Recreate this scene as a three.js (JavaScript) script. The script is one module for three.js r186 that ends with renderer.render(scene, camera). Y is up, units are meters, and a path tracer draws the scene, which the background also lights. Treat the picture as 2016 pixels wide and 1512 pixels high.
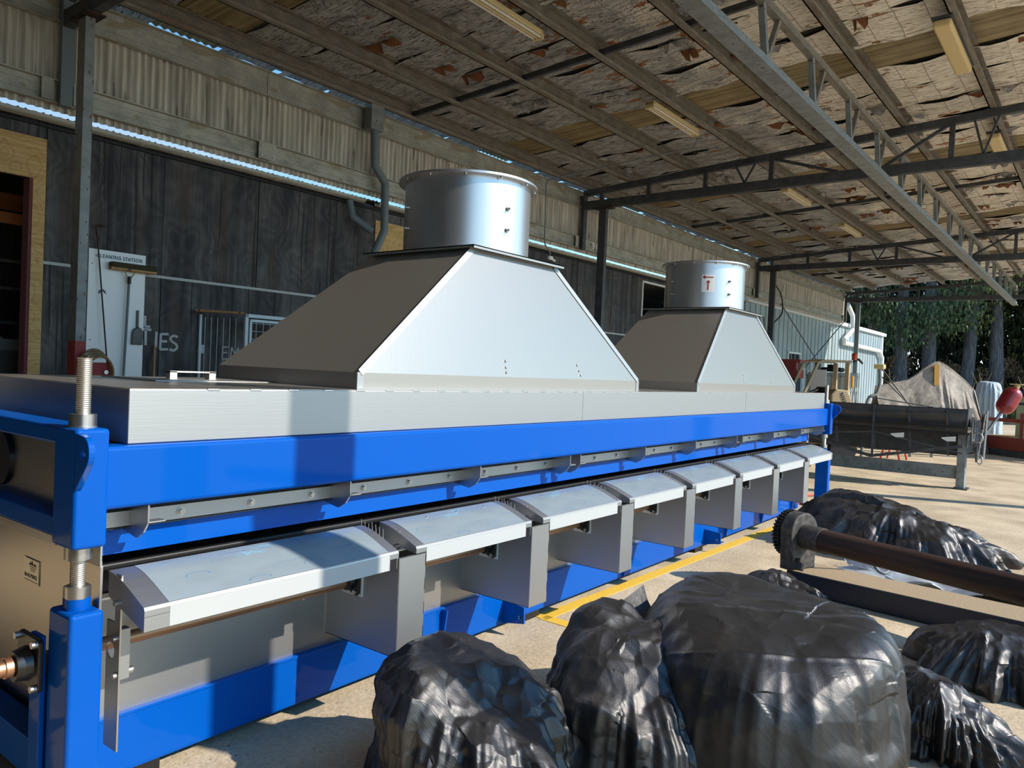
import * as THREE from 'three';
import { Sky } from 'three/addons/objects/Sky.js';
import { RoundedBoxGeometry } from 'three/addons/geometries/RoundedBoxGeometry.js';
import { mergeGeometries, mergeVertices, toCreasedNormals } from 'three/addons/utils/BufferGeometryUtils.js';
import { SimplexNoise } from 'three/addons/math/SimplexNoise.js';
import { TextGeometry } from 'three/addons/geometries/TextGeometry.js';
import { FontLoader } from 'three/addons/loaders/FontLoader.js';

// ---------- camera, sky, sun, exposure ----------
const scene = new THREE.Scene();
const camera = new THREE.PerspectiveCamera(53.52, 4 / 3, 0.05, 400);
{
  const yaw = 52.9115 * Math.PI / 180, pitch = -1.0967 * Math.PI / 180, roll = 2.5243 * Math.PI / 180;
  const f = new THREE.Vector3(Math.sin(yaw) * Math.cos(pitch), Math.sin(pitch), -Math.cos(yaw) * Math.cos(pitch));
  const r0 = new THREE.Vector3(Math.cos(yaw), 0, Math.sin(yaw)), u0 = new THREE.Vector3().crossVectors(r0, f);
  const r = r0.clone().multiplyScalar(Math.cos(roll)).addScaledVector(u0, Math.sin(roll));
  const u = u0.clone().multiplyScalar(Math.cos(roll)).addScaledVector(r0, -Math.sin(roll));
  camera.quaternion.setFromRotationMatrix(new THREE.Matrix4().makeBasis(r, u, f.clone().negate()));
  camera.position.set(-1.1805, 1.629, 2.5017);
}
const SUN = new THREE.Vector3(0.37, 0.74, 1).normalize();
const sky = new Sky();
sky.scale.setScalar(4000);
Object.assign(sky.material.uniforms.turbidity, { value: 1 });
sky.material.uniforms.rayleigh.value = 2.6;
sky.material.uniforms.mieCoefficient.value = 0.0015;
sky.material.uniforms.mieDirectionalG.value = 0.75;
sky.material.uniforms.sunPosition.value.copy(SUN);
scene.add(sky);
scene.backgroundIntensity = 0.23;
scene.environmentIntensity = 0.23;
const sun = new THREE.DirectionalLight(0xfff3e4, 5.6);
sun.position.copy(SUN).multiplyScalar(60).add(new THREE.Vector3(10, 0, 0));
sun.target.position.set(10, 0, 0);
sun.castShadow = true;
sun.shadow.mapSize.set(4096, 4096);
Object.assign(sun.shadow.camera, { left: -45, right: 45, top: 45, bottom: -45, near: 1, far: 160 });
scene.add(sun, sun.target);
const renderer = new THREE.WebGLRenderer({ antialias: true });
renderer.toneMapping = THREE.LinearToneMapping;
renderer.toneMappingExposure = 1.12;
renderer.shadowMap.enabled = true;

// ---------- helpers ----------
const V = (x, y, z) => new THREE.Vector3(x, y, z);
function rngOf(seed) { let s = seed >>> 0 || 1; return () => { s |= 0; s = s + 0x6D2B79F5 | 0; let t = Math.imul(s ^ s >>> 15, 1 | s); t = t + Math.imul(t ^ t >>> 7, 61 | t) ^ t; return ((t ^ t >>> 14) >>> 0) / 4294967296; }; }
const rnd = rngOf(20240);
const simplex = new SimplexNoise({ random: rngOf(77) });
const n2 = (x, y) => simplex.noise(x, y), n3 = (x, y, z) => simplex.noise3d(x, y, z);
const fbm = (x, y, o = 4) => { let a = 0, w = 0.5; for (let i = 0; i < o; i++) { a += w * n2(x, y); x = x * 2.03 + 7.1; y = y * 2.03 - 3.7; w *= 0.5; } return a; };
const clamp = (x, a = 0, b = 1) => Math.min(b, Math.max(a, x));
const mixf = (a, b, t) => a + (b - a) * t;
const smooth = (a, b, x) => { const t = clamp((x - a) / (b - a)); return t * t * (3 - 2 * t); };
const FL = new FontLoader();
const fontBold = await FL.loadAsync('fonts/droid/droid_sans_bold.typeface.json');

const TH = 0.02, CB = Math.cos(TH), SB = Math.sin(TH);                 // the shed stands a degree askew to the machine
const fromB = (x, y, z) => V(x * CB - z * SB, y, x * SB + z * CB);
const taken = {};
function numbered(name) { const n = taken[name] = (taken[name] ?? -1) + 1; return n ? `${name}_${String(n).padStart(3, '0')}` : name; }
// a thing: a Group at its base; its parts are built in the coordinates of the place and moved to the base
function thing(name, label, category, base = [0, 0, 0], { shed = false, group, kind } = {}) {
  const g = new THREE.Group();
  g.name = numbered(name);
  if (shed) { g.position.copy(fromB(...base)); g.rotation.y = -TH; } else g.position.set(...base);
  g.userData = kind ? { kind } : {};
  if (label) g.userData.label = label;
  if (category) g.userData.category = category;
  if (group) g.userData.group = group;
  g.base = base;
  scene.add(g);
  return g;
}
function part(parent, name, geo, mat, label) {
  if (Array.isArray(geo)) geo = join(geo);
  let root = parent; const off = V(0, 0, 0);
  while (root && !root.base) { off.add(root.position); root = root.parent; }
  const b = root ? root.base : [0, 0, 0];
  geo.translate(-b[0] - off.x, -b[1] - off.y, -b[2] - off.z);
  const m = new THREE.Mesh(geo, mat);
  m.name = name; m.castShadow = m.receiveShadow = true;
  if (label) m.userData.label = label;
  parent.add(m);
  return m;
}
function join(list) {
  list = list.map((g) => { const h = g.index ? g.toNonIndexed() : g; for (const k of Object.keys(h.attributes)) if (!['position', 'normal', 'uv'].includes(k)) h.deleteAttribute(k); if (!h.attributes.uv) h.setAttribute('uv', new THREE.BufferAttribute(new Float32Array(h.attributes.position.count * 2), 2)); return h; });
  return list.length > 1 ? mergeGeometries(list) : list[0];
}
// uv in metres from the dominant axis of each normal
function muv(g) {
  if (g.index) g = g.toNonIndexed();
  const p = g.attributes.position, n = g.attributes.normal, uv = new Float32Array(p.count * 2);
  for (let i = 0; i < p.count; i++) {
    const ax = Math.abs(n.getX(i)), ay = Math.abs(n.getY(i)), az = Math.abs(n.getZ(i));
    if (ay >= ax && ay >= az) { uv[2 * i] = p.getX(i); uv[2 * i + 1] = p.getZ(i); }
    else if (ax >= az) { uv[2 * i] = p.getZ(i); uv[2 * i + 1] = p.getY(i); }
    else { uv[2 * i] = p.getX(i); uv[2 * i + 1] = p.getY(i); }
  }
  g.setAttribute('uv', new THREE.BufferAttribute(uv, 2));
  return g;
}
function bb(x0, x1, y0, y1, z0, z1, r = 0) {
  const w = x1 - x0, h = y1 - y0, d = z1 - z0;
  const g = r ? new RoundedBoxGeometry(w, h, d, 2, Math.min(r, w / 2.01, h / 2.01, d / 2.01)) : new THREE.BoxGeometry(w, h, d);
  g.translate((x0 + x1) / 2, (y0 + y1) / 2, (z0 + z1) / 2);
  return muv(g);
}
const Y = V(0, 1, 0);
// a bar of rectangular section between two points
function bar(a, b, w, h, up = Y) {
  a = V(...a); b = V(...b);
  const d = b.clone().sub(a), L = d.length(); d.normalize();
  let s = new THREE.Vector3().crossVectors(up, d); if (s.lengthSq() < 1e-6) s = V(1, 0, 0); s.normalize();
  const t = new THREE.Vector3().crossVectors(d, s);
  const g = muv(new THREE.BoxGeometry(w, h, L));
  g.applyMatrix4(new THREE.Matrix4().makeBasis(s, t, d).setPosition(a.add(b).multiplyScalar(0.5)));
  return g;
}
function rod(a, b, r, r2 = r, seg = 14) {
  a = V(...a); b = V(...b);
  const d = b.clone().sub(a), L = d.length(); d.normalize();
  const g = new THREE.CylinderGeometry(r2, r, L, seg);
  g.applyMatrix4(new THREE.Matrix4().makeRotationFromQuaternion(new THREE.Quaternion().setFromUnitVectors(Y, d)).setPosition(a.add(b).multiplyScalar(0.5)));
  return g.toNonIndexed();
}
const pipe = (pts, r, n = 40, seg = 10, tension = 0.5) => new THREE.TubeGeometry(new THREE.CatmullRomCurve3(pts.map((p) => V(...p)), false, 'catmullrom', tension), n, r, seg).toNonIndexed();
function elbowPipe(pts, r, seg = 14) {      // straight lengths with balls of the same bore at the bends
  const out = [];
  for (let i = 0; i + 1 < pts.length; i++) out.push(rod(pts[i], pts[i + 1], r, r, seg));
  for (let i = 1; i + 1 < pts.length; i++) out.push(new THREE.SphereGeometry(r * 1.02, seg, 8).translate(...pts[i]).toNonIndexed());
  return out;
}
// a flat outline [[a, b]...] extruded: in the plane z ('z': a = x, b = y), x ('x': a = z, b = y), y ('y': a = x, b = z)
function slab(outline, axis, from, to, bevel = 0, holes = []) {
  const sh = new THREE.Shape(outline.map(([a, b]) => new THREE.Vector2(a, b)));
  for (const [a, b, r] of holes) { const h = new THREE.Path(); h.absarc(a, b, r, 0, Math.PI * 2, true); sh.holes.push(h); }
  const g = new THREE.ExtrudeGeometry(sh, { depth: to - from - 2 * bevel, bevelEnabled: bevel > 0, bevelThickness: bevel, bevelSize: bevel, bevelOffset: -bevel, bevelSegments: 2, curveSegments: 20, steps: 1 });
  g.translate(0, 0, from + bevel);
  if (axis === 'x') g.applyMatrix4(new THREE.Matrix4().set(0, 0, 1, 0, 0, 1, 0, 0, 1, 0, 0, 0, 0, 0, 0, 1)), flip(g);
  if (axis === 'y') g.applyMatrix4(new THREE.Matrix4().set(1, 0, 0, 0, 0, 0, 1, 0, 0, 1, 0, 0, 0, 0, 0, 1)), flip(g);
  return muv(g);
}
function flip(g) {           // restore outward faces after a mirror
  if (g.index) throw new Error('flip wants no index');
  for (const k of Object.keys(g.attributes)) { const a = g.attributes[k], s = a.itemSize, v = a.array; for (let i = 0; i < a.count; i += 3) for (let c = 0; c < s; c++) { const t = v[(i + 1) * s + c]; v[(i + 1) * s + c] = v[(i + 2) * s + c]; v[(i + 2) * s + c] = t; } }
  g.computeVertexNormals();
  return g;
}
const hexNut = (x, y, z, r, h, axis = 'y') => { const g = new THREE.CylinderGeometry(r, r, h, 6); if (axis === 'x') g.rotateZ(Math.PI / 2); if (axis === 'z') g.rotateX(Math.PI / 2); return g.translate(x, y, z).toNonIndexed(); };
function grid(nu, nv, f, closedV = false) {       // a surface f(u, v) -> [x, y, z]
  const p = [], uv = [], ix = [];
  for (let i = 0; i <= nu; i++) for (let j = 0; j <= nv; j++) { p.push(...f(i / nu, j / nv)); uv.push(i / nu, j / nv); }
  for (let i = 0; i < nu; i++) for (let j = 0; j < nv; j++) { const a = i * (nv + 1) + j, b = a + nv + 1; ix.push(a, b, a + 1, b, b + 1, a + 1); }
  const g = new THREE.BufferGeometry();
  g.setAttribute('position', new THREE.Float32BufferAttribute(p, 3));
  g.setAttribute('uv', new THREE.Float32BufferAttribute(uv, 2));
  g.setIndex(ix); g.computeVertexNormals();
  return g;
}
// ---------- textures ----------
function tex(w, h, fn, { size = 1, srgb = true, wrap = THREE.MirroredRepeatWrapping } = {}) {
  const d = new Uint8Array(w * h * 4);
  for (let j = 0; j < h; j++) for (let i = 0; i < w; i++) { const c = fn((i + 0.5) / w, (j + 0.5) / h), k = 4 * (j * w + i); d[k] = clamp(c[0], 0, 255); d[k + 1] = clamp(c[1], 0, 255); d[k + 2] = clamp(c[2], 0, 255); d[k + 3] = 255; }
  const t = new THREE.DataTexture(d, w, h);
  t.wrapS = t.wrapT = wrap; t.magFilter = THREE.LinearFilter; t.minFilter = THREE.LinearMipmapLinearFilter; t.generateMipmaps = true;
  if (srgb) t.colorSpace = THREE.SRGBColorSpace;
  t.repeat.set(1 / (Array.isArray(size) ? size[0] : size), 1 / (Array.isArray(size) ? size[1] : size));
  t.needsUpdate = true;
  return t;
}
const gray = (f) => (u, v) => { const g = f(u, v); return [g, g, g]; };
const tint = (a, b, t) => [mixf(a[0], b[0], t), mixf(a[1], b[1], t), mixf(a[2], b[2], t)];
const lin = (r, g, b) => new THREE.Color().setRGB(r, g, b);
const std = (o) => new THREE.MeshStandardMaterial({ side: THREE.DoubleSide, ...o });
const phy = (o) => new THREE.MeshPhysicalMaterial({ side: THREE.DoubleSide, ...o });

const T = {};
T.concrete = tex(1024, 1024, (u, v) => {
  const x = u * 4, y = v * 4;
  let t = 0.5 + 0.55 * fbm(x * 0.9, y * 0.9, 5) + 0.16 * n2(x * 22, y * 22) + 0.12 * n2(x * 55, y * 55);
  let c = tint([158, 143, 118], [214, 198, 168], clamp(t));
  const st = smooth(0.25, 0.6, fbm(x * 0.55 + 31, y * 0.55 - 8, 4)); c = tint(c, [150, 138, 120], 0.45 * st);
  if (n2(x * 30 + 5, y * 30) > 0.86) c = tint(c, [96, 86, 72], 0.6);
  return c;
}, { size: 4 });
T.concreteBump = tex(512, 512, gray((u, v) => 128 + 60 * fbm(u * 40, v * 40, 3) + 30 * n2(u * 90, v * 90)), { size: 2, srgb: false });
T.blackPly = tex(1024, 1024, (u, v) => {
  const x = u * 3, y = v * 3, wob = x + 0.012 * n2(x * 2, y * 0.9);
  let t = 0.42 + 0.24 * n2(wob * 4, y * 0.35) + 0.09 * n2(wob * 22, y * 0.5 + 9) + 0.07 * n2(wob * 70, y * 1.4) + 0.45 * fbm(x * 1.6, y * 0.9, 5) + 0.1 * Math.sin(26 * (x + 0.9 * fbm(x * 0.9, y * 0.7, 3)));
  let c = tint([42, 42, 47], [124, 122, 118], clamp(t * 0.8));
  const brown = smooth(0.2, 0.8, n2(wob * 2.5 + 40, y * 0.5)); c = tint(c, [72, 56, 46], 0.4 * brown);
  const run = n2(wob * 13 + 3, y * 0.4 + 50); if (run > 0.6) c = tint(c, [126, 122, 112], 0.5 * smooth(0.6, 0.9, run) * clamp(0.6 + n2(x * 40, y * 12)));
  const drip = n2(wob * 15 - 30, y * 0.35 + 20); if (drip > 0.5) c = tint(c, [22, 20, 22], 0.6 * smooth(0.5, 0.8, drip));
  if (n2(x * 55, y * 55 + 70) > 0.9) c = tint(c, [180, 178, 172], 0.45);
  return c;
}, { size: 3 });
T.ply = tex(512, 512, (u, v) => { const w = fbm(u * 2, v * 2, 3); const r = Math.abs(Math.sin((u * 1.5 + 0.8 * w) * 16)); let c = tint([190, 152, 96], [214, 182, 126], 0.5 + 0.5 * n2(u * 3, v * 40)); return tint(c, [150, 104, 58], 0.35 * Math.pow(1 - r, 3)); }, { size: 1.6 });
T.timber = tex(512, 512, (u, v) => { let c = tint([150, 112, 70], [186, 148, 100], 0.5 + 0.5 * n2(u * 50, v * 2)); if (n2(u * 4, v * 3) > 0.8) c = [96, 66, 40]; return c; }, { size: 1 });
T.corr = tex(512, 512, (u, v) => { const x = u * 3, y = v * 3; let c = tint([170, 166, 154], [222, 217, 204], clamp(0.5 + 0.5 * n2(x * 9, y * 0.5) + 0.25 * n2(x * 30, y * 2))); if (n2(x * 14 + 9, y * 0.9) > 0.72) c = tint(c, [110, 104, 92], 0.6); return c; }, { size: 3 });
T.galv = tex(512, 512, (u, v) => { const t = clamp(0.5 + 0.55 * fbm(u * 6, v * 8, 5) + 0.12 * n2(u * 40, v * 40)); let c = tint([142, 142, 132], [196, 194, 180], t); if (n2(u * 3 + 5, v * 9) > 0.6) c = tint(c, [140, 126, 94], 0.5); return c; }, { size: 2.2 });
T.steelGrey = tex(512, 512, (u, v) => { let c = tint([112, 117, 117], [146, 152, 154], clamp(0.5 + 0.6 * fbm(u * 6, v * 6, 4))); if (n2(u * 24, v * 10) > 0.8) c = [96, 66, 46]; return c; }, { size: 1.5 });
T.darkSteel = tex(512, 512, (u, v) => { let c = tint([56, 59, 63], [86, 89, 93], clamp(0.5 + 0.6 * fbm(u * 6, v * 6, 4))); if (n2(u * 30, v * 30) > 0.87) c = [92, 70, 54]; return c; }, { size: 1.5 });
T.purlin = tex(512, 512, (u, v) => { let c = tint([104, 99, 90], [154, 147, 133], clamp(0.5 + 0.5 * fbm(u * 9, v * 4, 4) + 0.15 * n2(u * 50, v * 20))); const r = smooth(0.4, 0.85, n2(u * 2.2 + 60, v * 1.4)); return tint(c, [116, 76, 50], 0.5 * r); }, { size: [3, 0.6] });
// torn, cracked lining under the roof sheets, v over the whole depth of the roof: cream facing on the open side,
// greyer and flecked towards the wall, brown where the facing has peeled, thin netting lines
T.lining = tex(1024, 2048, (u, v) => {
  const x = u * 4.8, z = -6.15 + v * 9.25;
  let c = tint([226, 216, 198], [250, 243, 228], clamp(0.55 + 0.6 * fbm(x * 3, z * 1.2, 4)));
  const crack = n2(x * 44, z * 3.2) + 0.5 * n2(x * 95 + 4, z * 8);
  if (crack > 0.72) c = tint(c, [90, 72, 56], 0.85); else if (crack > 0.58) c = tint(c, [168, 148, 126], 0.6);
  const greyAt = (z + 1.7) * 0.55 + 0.55 * fbm(x * 1.1 + 8, z * 0.8, 3) + 0.75 * n2(x * 60, z * 34) * 0.6 + 0.25 * n2(x * 9, z * 3);
  if (greyAt < 0) { c = tint([134, 135, 136], [194, 193, 190], clamp(0.5 + 0.7 * fbm(x * 5, z * 2, 4))); if (crack > 0.6) c = [58, 54, 50]; if (n2(x * 46, z * 40 + 8) > 0.84) c = [206, 200, 188]; }
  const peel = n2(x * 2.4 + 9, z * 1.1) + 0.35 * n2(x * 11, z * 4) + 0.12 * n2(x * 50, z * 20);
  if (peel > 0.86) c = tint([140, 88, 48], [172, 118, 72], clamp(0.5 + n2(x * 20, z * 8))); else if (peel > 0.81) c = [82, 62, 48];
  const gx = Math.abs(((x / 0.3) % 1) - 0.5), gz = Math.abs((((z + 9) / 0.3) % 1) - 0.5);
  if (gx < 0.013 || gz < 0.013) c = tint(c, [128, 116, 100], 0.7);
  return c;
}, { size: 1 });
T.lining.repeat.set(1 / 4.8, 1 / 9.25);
T.fibre = tex(512, 512, (u, v) => tint([118, 104, 74], [168, 152, 114], clamp(0.5 + 0.5 * n2(u * 30, v * 1.2) + 0.3 * fbm(u * 4, v * 4))), { size: 2 });
T.brush = tex(512, 512, gray((u, v) => 150 + 46 * n2(u * 3, v * 120) + 34 * n2(u * 8 + 4, v * 260) + 24 * fbm(u * 4, v * 4, 3)), { size: [1.4, 0.5], srgb: false });
T.smudge = tex(512, 512, gray((u, v) => 128 + 90 * fbm(u * 3, v * 3, 4) + 20 * n2(u * 80, v * 4)), { size: 1.6, srgb: false });
T.weave = tex(512, 512, gray((u, v) => { const a = Math.sin(u * Math.PI * 2 * 64), b = Math.sin(v * Math.PI * 2 * 64); return 128 + 60 * a * b + 40 * n2(u * 60, v * 60); }), { size: 0.16, srgb: false });
T.tarpCrease = tex(1024, 1024, gray((u, v) => { let a = 0; for (const [f, w] of [[3, 80], [7, 40], [15, 18]]) a += w * (1 - Math.abs(n2(u * f + f, v * f)) * 2); return 110 + a * 0.6 + 14 * Math.sin(u * 2200) * Math.sin(v * 2200) + 8 * n2(u * 160, v * 160); }), { size: 1.1, srgb: false });
T.tarpDust = tex(512, 512, (u, v) => tint([15, 15, 16], [50, 47, 43], clamp(smooth(0.1, 0.75, fbm(u * 4, v * 4, 4)) + 0.14 * n2(u * 70, v * 70))), { size: 1.1 });
T.bark = tex(512, 512, (u, v) => tint([62, 62, 66], [140, 134, 130], clamp(0.45 + 0.5 * n2(u * 26, v * 2) + 0.25 * n2(u * 60, v * 8))), { size: 2 });
T.rust = tex(512, 512, (u, v) => tint([38, 30, 28], [92, 62, 46], clamp(0.4 + 0.6 * fbm(u * 6, v * 3, 5))), { size: 0.8 });
T.cast = tex(512, 512, (u, v) => tint([54, 54, 56], [112, 104, 92], clamp(0.4 + 0.7 * fbm(u * 8, v * 8, 5))), { size: 0.6 });
T.film = tex(1024, 1024, (u, v) => {        // pale blue protective film, printed with thin blue marks
  const x = u * 1.0, z = v * 1.0;
  let c = tint([131, 145, 152], [143, 157, 164], clamp(0.5 + 0.6 * fbm(x * 3, z * 3, 3)));
  for (const [cx, cz] of [[0.42, 0.60], [0.5, 0.68]]) { const d = Math.hypot((x - cx) * 1.1, (z - cz) * 1.9); if (d < 0.085 && fbm(x * 26 + cz, z * 26, 3) > -0.06) c = tint(c, [128, 200, 232], 0.75 * (1 - d / 0.1)); }
  for (const [cx, cz] of [[0.16, 0.44], [0.62, 0.30], [0.86, 0.62], [0.36, 0.24]]) { const d = Math.hypot(x - cx, (z - cz) * 1.3); if (Math.abs(d - 0.045) < 0.0028 && z > cz - 0.01) c = [92, 130, 156]; }
  for (const [cx, cz, n] of [[0.24, 0.56, 26], [0.58, 0.5, 30], [0.7, 0.72, 24], [0.08, 0.7, 20], [0.44, 0.36, 28]]) for (const k of [0, 1]) { const dx = x - cx, dz = z - cz - k * 0.018 - dx * 0.12; if (dx > 0 && dx < 0.15 && Math.abs(dz) < 0.0045 && Math.sin(dx * n * 22 + 2 * Math.sin(dx * 190)) > -0.1) c = tint(c, [104, 132, 150], 0.75); }
  for (const [cx, cz] of [[0.3, 0.66], [0.74, 0.42]]) { const dx = x - cx, dz = z - cz; if (dx > 0 && dx < 0.11 && Math.abs(dz) < 0.002) c = [62, 96, 170]; if (dx > 0.1 && dx < 0.118 && Math.abs(dz) < (0.118 - dx) * 0.5) c = [62, 96, 170]; }
  if (Math.abs(z - 0.46) < 0.0012) c = tint(c, [120, 140, 152], 0.7);
  return c;
}, { size: 1 });
T.wallMetal = tex(512, 512, (u, v) => tint([138, 156, 162], [164, 180, 184], clamp(0.5 + 0.6 * fbm(u * 5, v * 2, 4))), { size: 4 });
T.greyTarp = tex(512, 512, (u, v) => tint([120, 112, 104], [172, 164, 154], clamp(0.5 + 0.7 * fbm(u * 6, v * 6, 5))), { size: 2 });

// ---------- materials ----------
const M = {
  concrete: std({ map: T.concrete, roughness: 0.95, bumpMap: T.concreteBump, bumpScale: 0.004 }),
  yellow: std({ color: 0xe0b63a, roughness: 0.8, bumpMap: T.concreteBump, bumpScale: 0.003 }),
  blue: phy({ color: lin(0.0, 0.084, 0.42), roughness: 0.5, specularIntensity: 0.1, clearcoat: 0.3, clearcoatRoughness: 0.06 }),
  ss: phy({ color: lin(0.43, 0.44, 0.44), metalness: 0.88, roughness: 0.46, roughnessMap: null, bumpMap: T.brush, bumpScale: 0.00022 }),
  ssDark: phy({ color: lin(0.5, 0.49, 0.48), metalness: 0.95, roughness: 0.34, bumpMap: T.brush, bumpScale: 0.0003 }),
  hood: phy({ color: lin(0.415, 0.395, 0.365), metalness: 0.78, roughness: 0.37, bumpMap: T.smudge, bumpScale: 0.0006 }),
  duct: phy({ color: lin(0.6, 0.61, 0.63), metalness: 0.93, roughness: 0.36, bumpMap: T.brush, bumpScale: 0.0002 }),
  film: phy({ map: T.film, roughness: 0.32, clearcoat: 0.4, clearcoatRoughness: 0.25 }),
  thread: std({ color: lin(0.62, 0.58, 0.5), metalness: 0.9, roughness: 0.38 }),
  bolt: std({ color: lin(0.6, 0.6, 0.58), metalness: 0.95, roughness: 0.3 }),
  black: std({ color: 0x141416, roughness: 0.5 }),
  blackGloss: phy({ color: 0x101113, roughness: 0.38, clearcoat: 0.5, clearcoatRoughness: 0.2 }),
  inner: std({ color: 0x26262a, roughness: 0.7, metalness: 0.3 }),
  whitePl: std({ color: 0xe6e6e2, roughness: 0.6 }),
  shaft: std({ color: lin(0.42, 0.25, 0.15), metalness: 0.8, roughness: 0.45 }),
  shaftRust: std({ map: T.rust, metalness: 0.4, roughness: 0.6 }),
  copper: std({ color: lin(0.62, 0.34, 0.2), metalness: 0.9, roughness: 0.38 }),
  blackPly: std({ map: T.blackPly, roughness: 0.8, bumpMap: T.blackPly, bumpScale: 0.001 }),
  ply: std({ map: T.ply, roughness: 0.8 }), timber: std({ map: T.timber, roughness: 0.85 }),
  redWood: std({ color: 0x6a3a3c, roughness: 0.8 }),
  corr: std({ map: T.corr, roughness: 0.75, metalness: 0.1 }),
  galv: std({ map: T.galv, roughness: 0.6, metalness: 0.35 }),
  steelGrey: std({ map: T.steelGrey, roughness: 0.55, metalness: 0.1 }),
  darkSteel: std({ map: T.darkSteel, roughness: 0.55, metalness: 0.15 }),
  purlin: std({ map: T.purlin, roughness: 0.75 }),
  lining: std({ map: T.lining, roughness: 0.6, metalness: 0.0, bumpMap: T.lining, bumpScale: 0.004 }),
  fibre: std({ map: T.fibre, roughness: 0.6 }),
  torn: std({ color: 0x7a5030, roughness: 0.9 }),
  cream: std({ color: 0xd9c38e, roughness: 0.45 }),
  creamWhite: std({ color: 0xddd8c8, roughness: 0.45 }),
  board: std({ color: 0xf2f5f8, roughness: 0.55 }),
  ink: std({ color: 0x33475a, roughness: 0.7 }),
  paint: std({ color: 0xb9bcbb, roughness: 0.85 }),
  tarp: phy({ map: T.tarpDust, roughness: 0.46, ior: 1.75, bumpMap: T.tarpCrease, bumpScale: 0.005, side: THREE.DoubleSide }),
  silverTarp: phy({ color: 0xb4bcc2, roughness: 0.4, metalness: 0.3, bumpMap: T.tarpCrease, bumpScale: 0.01 }),
  greyTarp: std({ map: T.greyTarp, roughness: 0.55, bumpMap: T.tarpCrease, bumpScale: 0.02 }),
  paleTarp: std({ color: 0xaec0d2, roughness: 0.5, bumpMap: T.tarpCrease, bumpScale: 0.02 }),
  rust: std({ map: T.rust, roughness: 0.6, metalness: 0.35 }),
  cast: std({ map: T.cast, roughness: 0.6, metalness: 0.35 }),
  tanBeam: std({ color: 0xa08d70, roughness: 0.85, bumpMap: T.concreteBump, bumpScale: 0.003 }),
  navy: std({ color: 0x1d2536, roughness: 0.5 }),
  red: phy({ color: 0x8e1822, roughness: 0.35, clearcoat: 0.5, clearcoatRoughness: 0.2 }),
  redFrame: std({ color: 0x8c3b30, roughness: 0.65 }),
  orange: std({ color: 0xd4492a, roughness: 0.6 }),
  hose: std({ color: 0xc85a45, roughness: 0.6 }),
  green: std({ color: 0x9db494, roughness: 0.6 }),
  fork: std({ color: 0xa89474, roughness: 0.55 }),
  bark: std({ map: T.bark, roughness: 0.95, bumpMap: T.bark, bumpScale: 0.05 }),
  leafA: std({ vertexColors: true, color: lin(0.06, 0.11, 0.04), roughness: 0.7 }),
  leafB: std({ vertexColors: true, color: lin(0.14, 0.18, 0.05), roughness: 0.7 }),
  leafC: std({ vertexColors: true, color: lin(0.035, 0.065, 0.032), roughness: 0.7 }),
  strawLeaf: std({ vertexColors: true, color: lin(0.34, 0.26, 0.15), roughness: 0.9 }),
  straw: std({ color: lin(0.34, 0.26, 0.15), roughness: 0.9 }),
  wallMetal: std({ map: T.wallMetal, roughness: 0.5, metalness: 0.05 }),
  whitePaint: std({ color: 0xdde2e0, roughness: 0.5 }),
  glass: phy({ color: 0x9fb4c0, roughness: 0.08, metalness: 0.0, transmission: 0.85, thickness: 0 }),
  greyPaint: std({ color: 0x6d7a80, roughness: 0.55 }),
  ibc: phy({ color: 0xb6c4c8, roughness: 0.4 }),
  amber: phy({ color: 0xc8481c, roughness: 0.25 }),
  ground: std({ color: 0x6d6a4a, roughness: 1 }),
  net: std({ color: 0xb9c4cc, roughness: 0.5, metalness: 0.2 }),
};
// ================= THE SETTING =================
const K = { kind: 'structure' };
// ---- ground ----
{
  const g = thing('floor', 'sunlit tan concrete yard floor', null, [0, 0, 0], K);
  part(g, 'concrete_slab', bb(-16, 46, -0.25, 0, -5.95, 40), M.concrete);
  const line = (a, b, w) => bar([a[0], 0.0015, a[1]], [b[0], 0.0015, b[1]], w, 0.003);
  part(g, 'painted_line', line([2.95, -0.30], [8.6, -0.17], 0.10), M.yellow);
  part(g, 'painted_line', line([2.98, -0.30], [2.93, 1.9], 0.10), M.yellow);
  const outer = thing('yard_ground', 'dry grassy earth under the far trees', null, [0, 0, 0], K);
  part(outer, 'earth', bb(-60, 120, -0.6, -0.02, -80, 80), M.ground);
}
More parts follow.
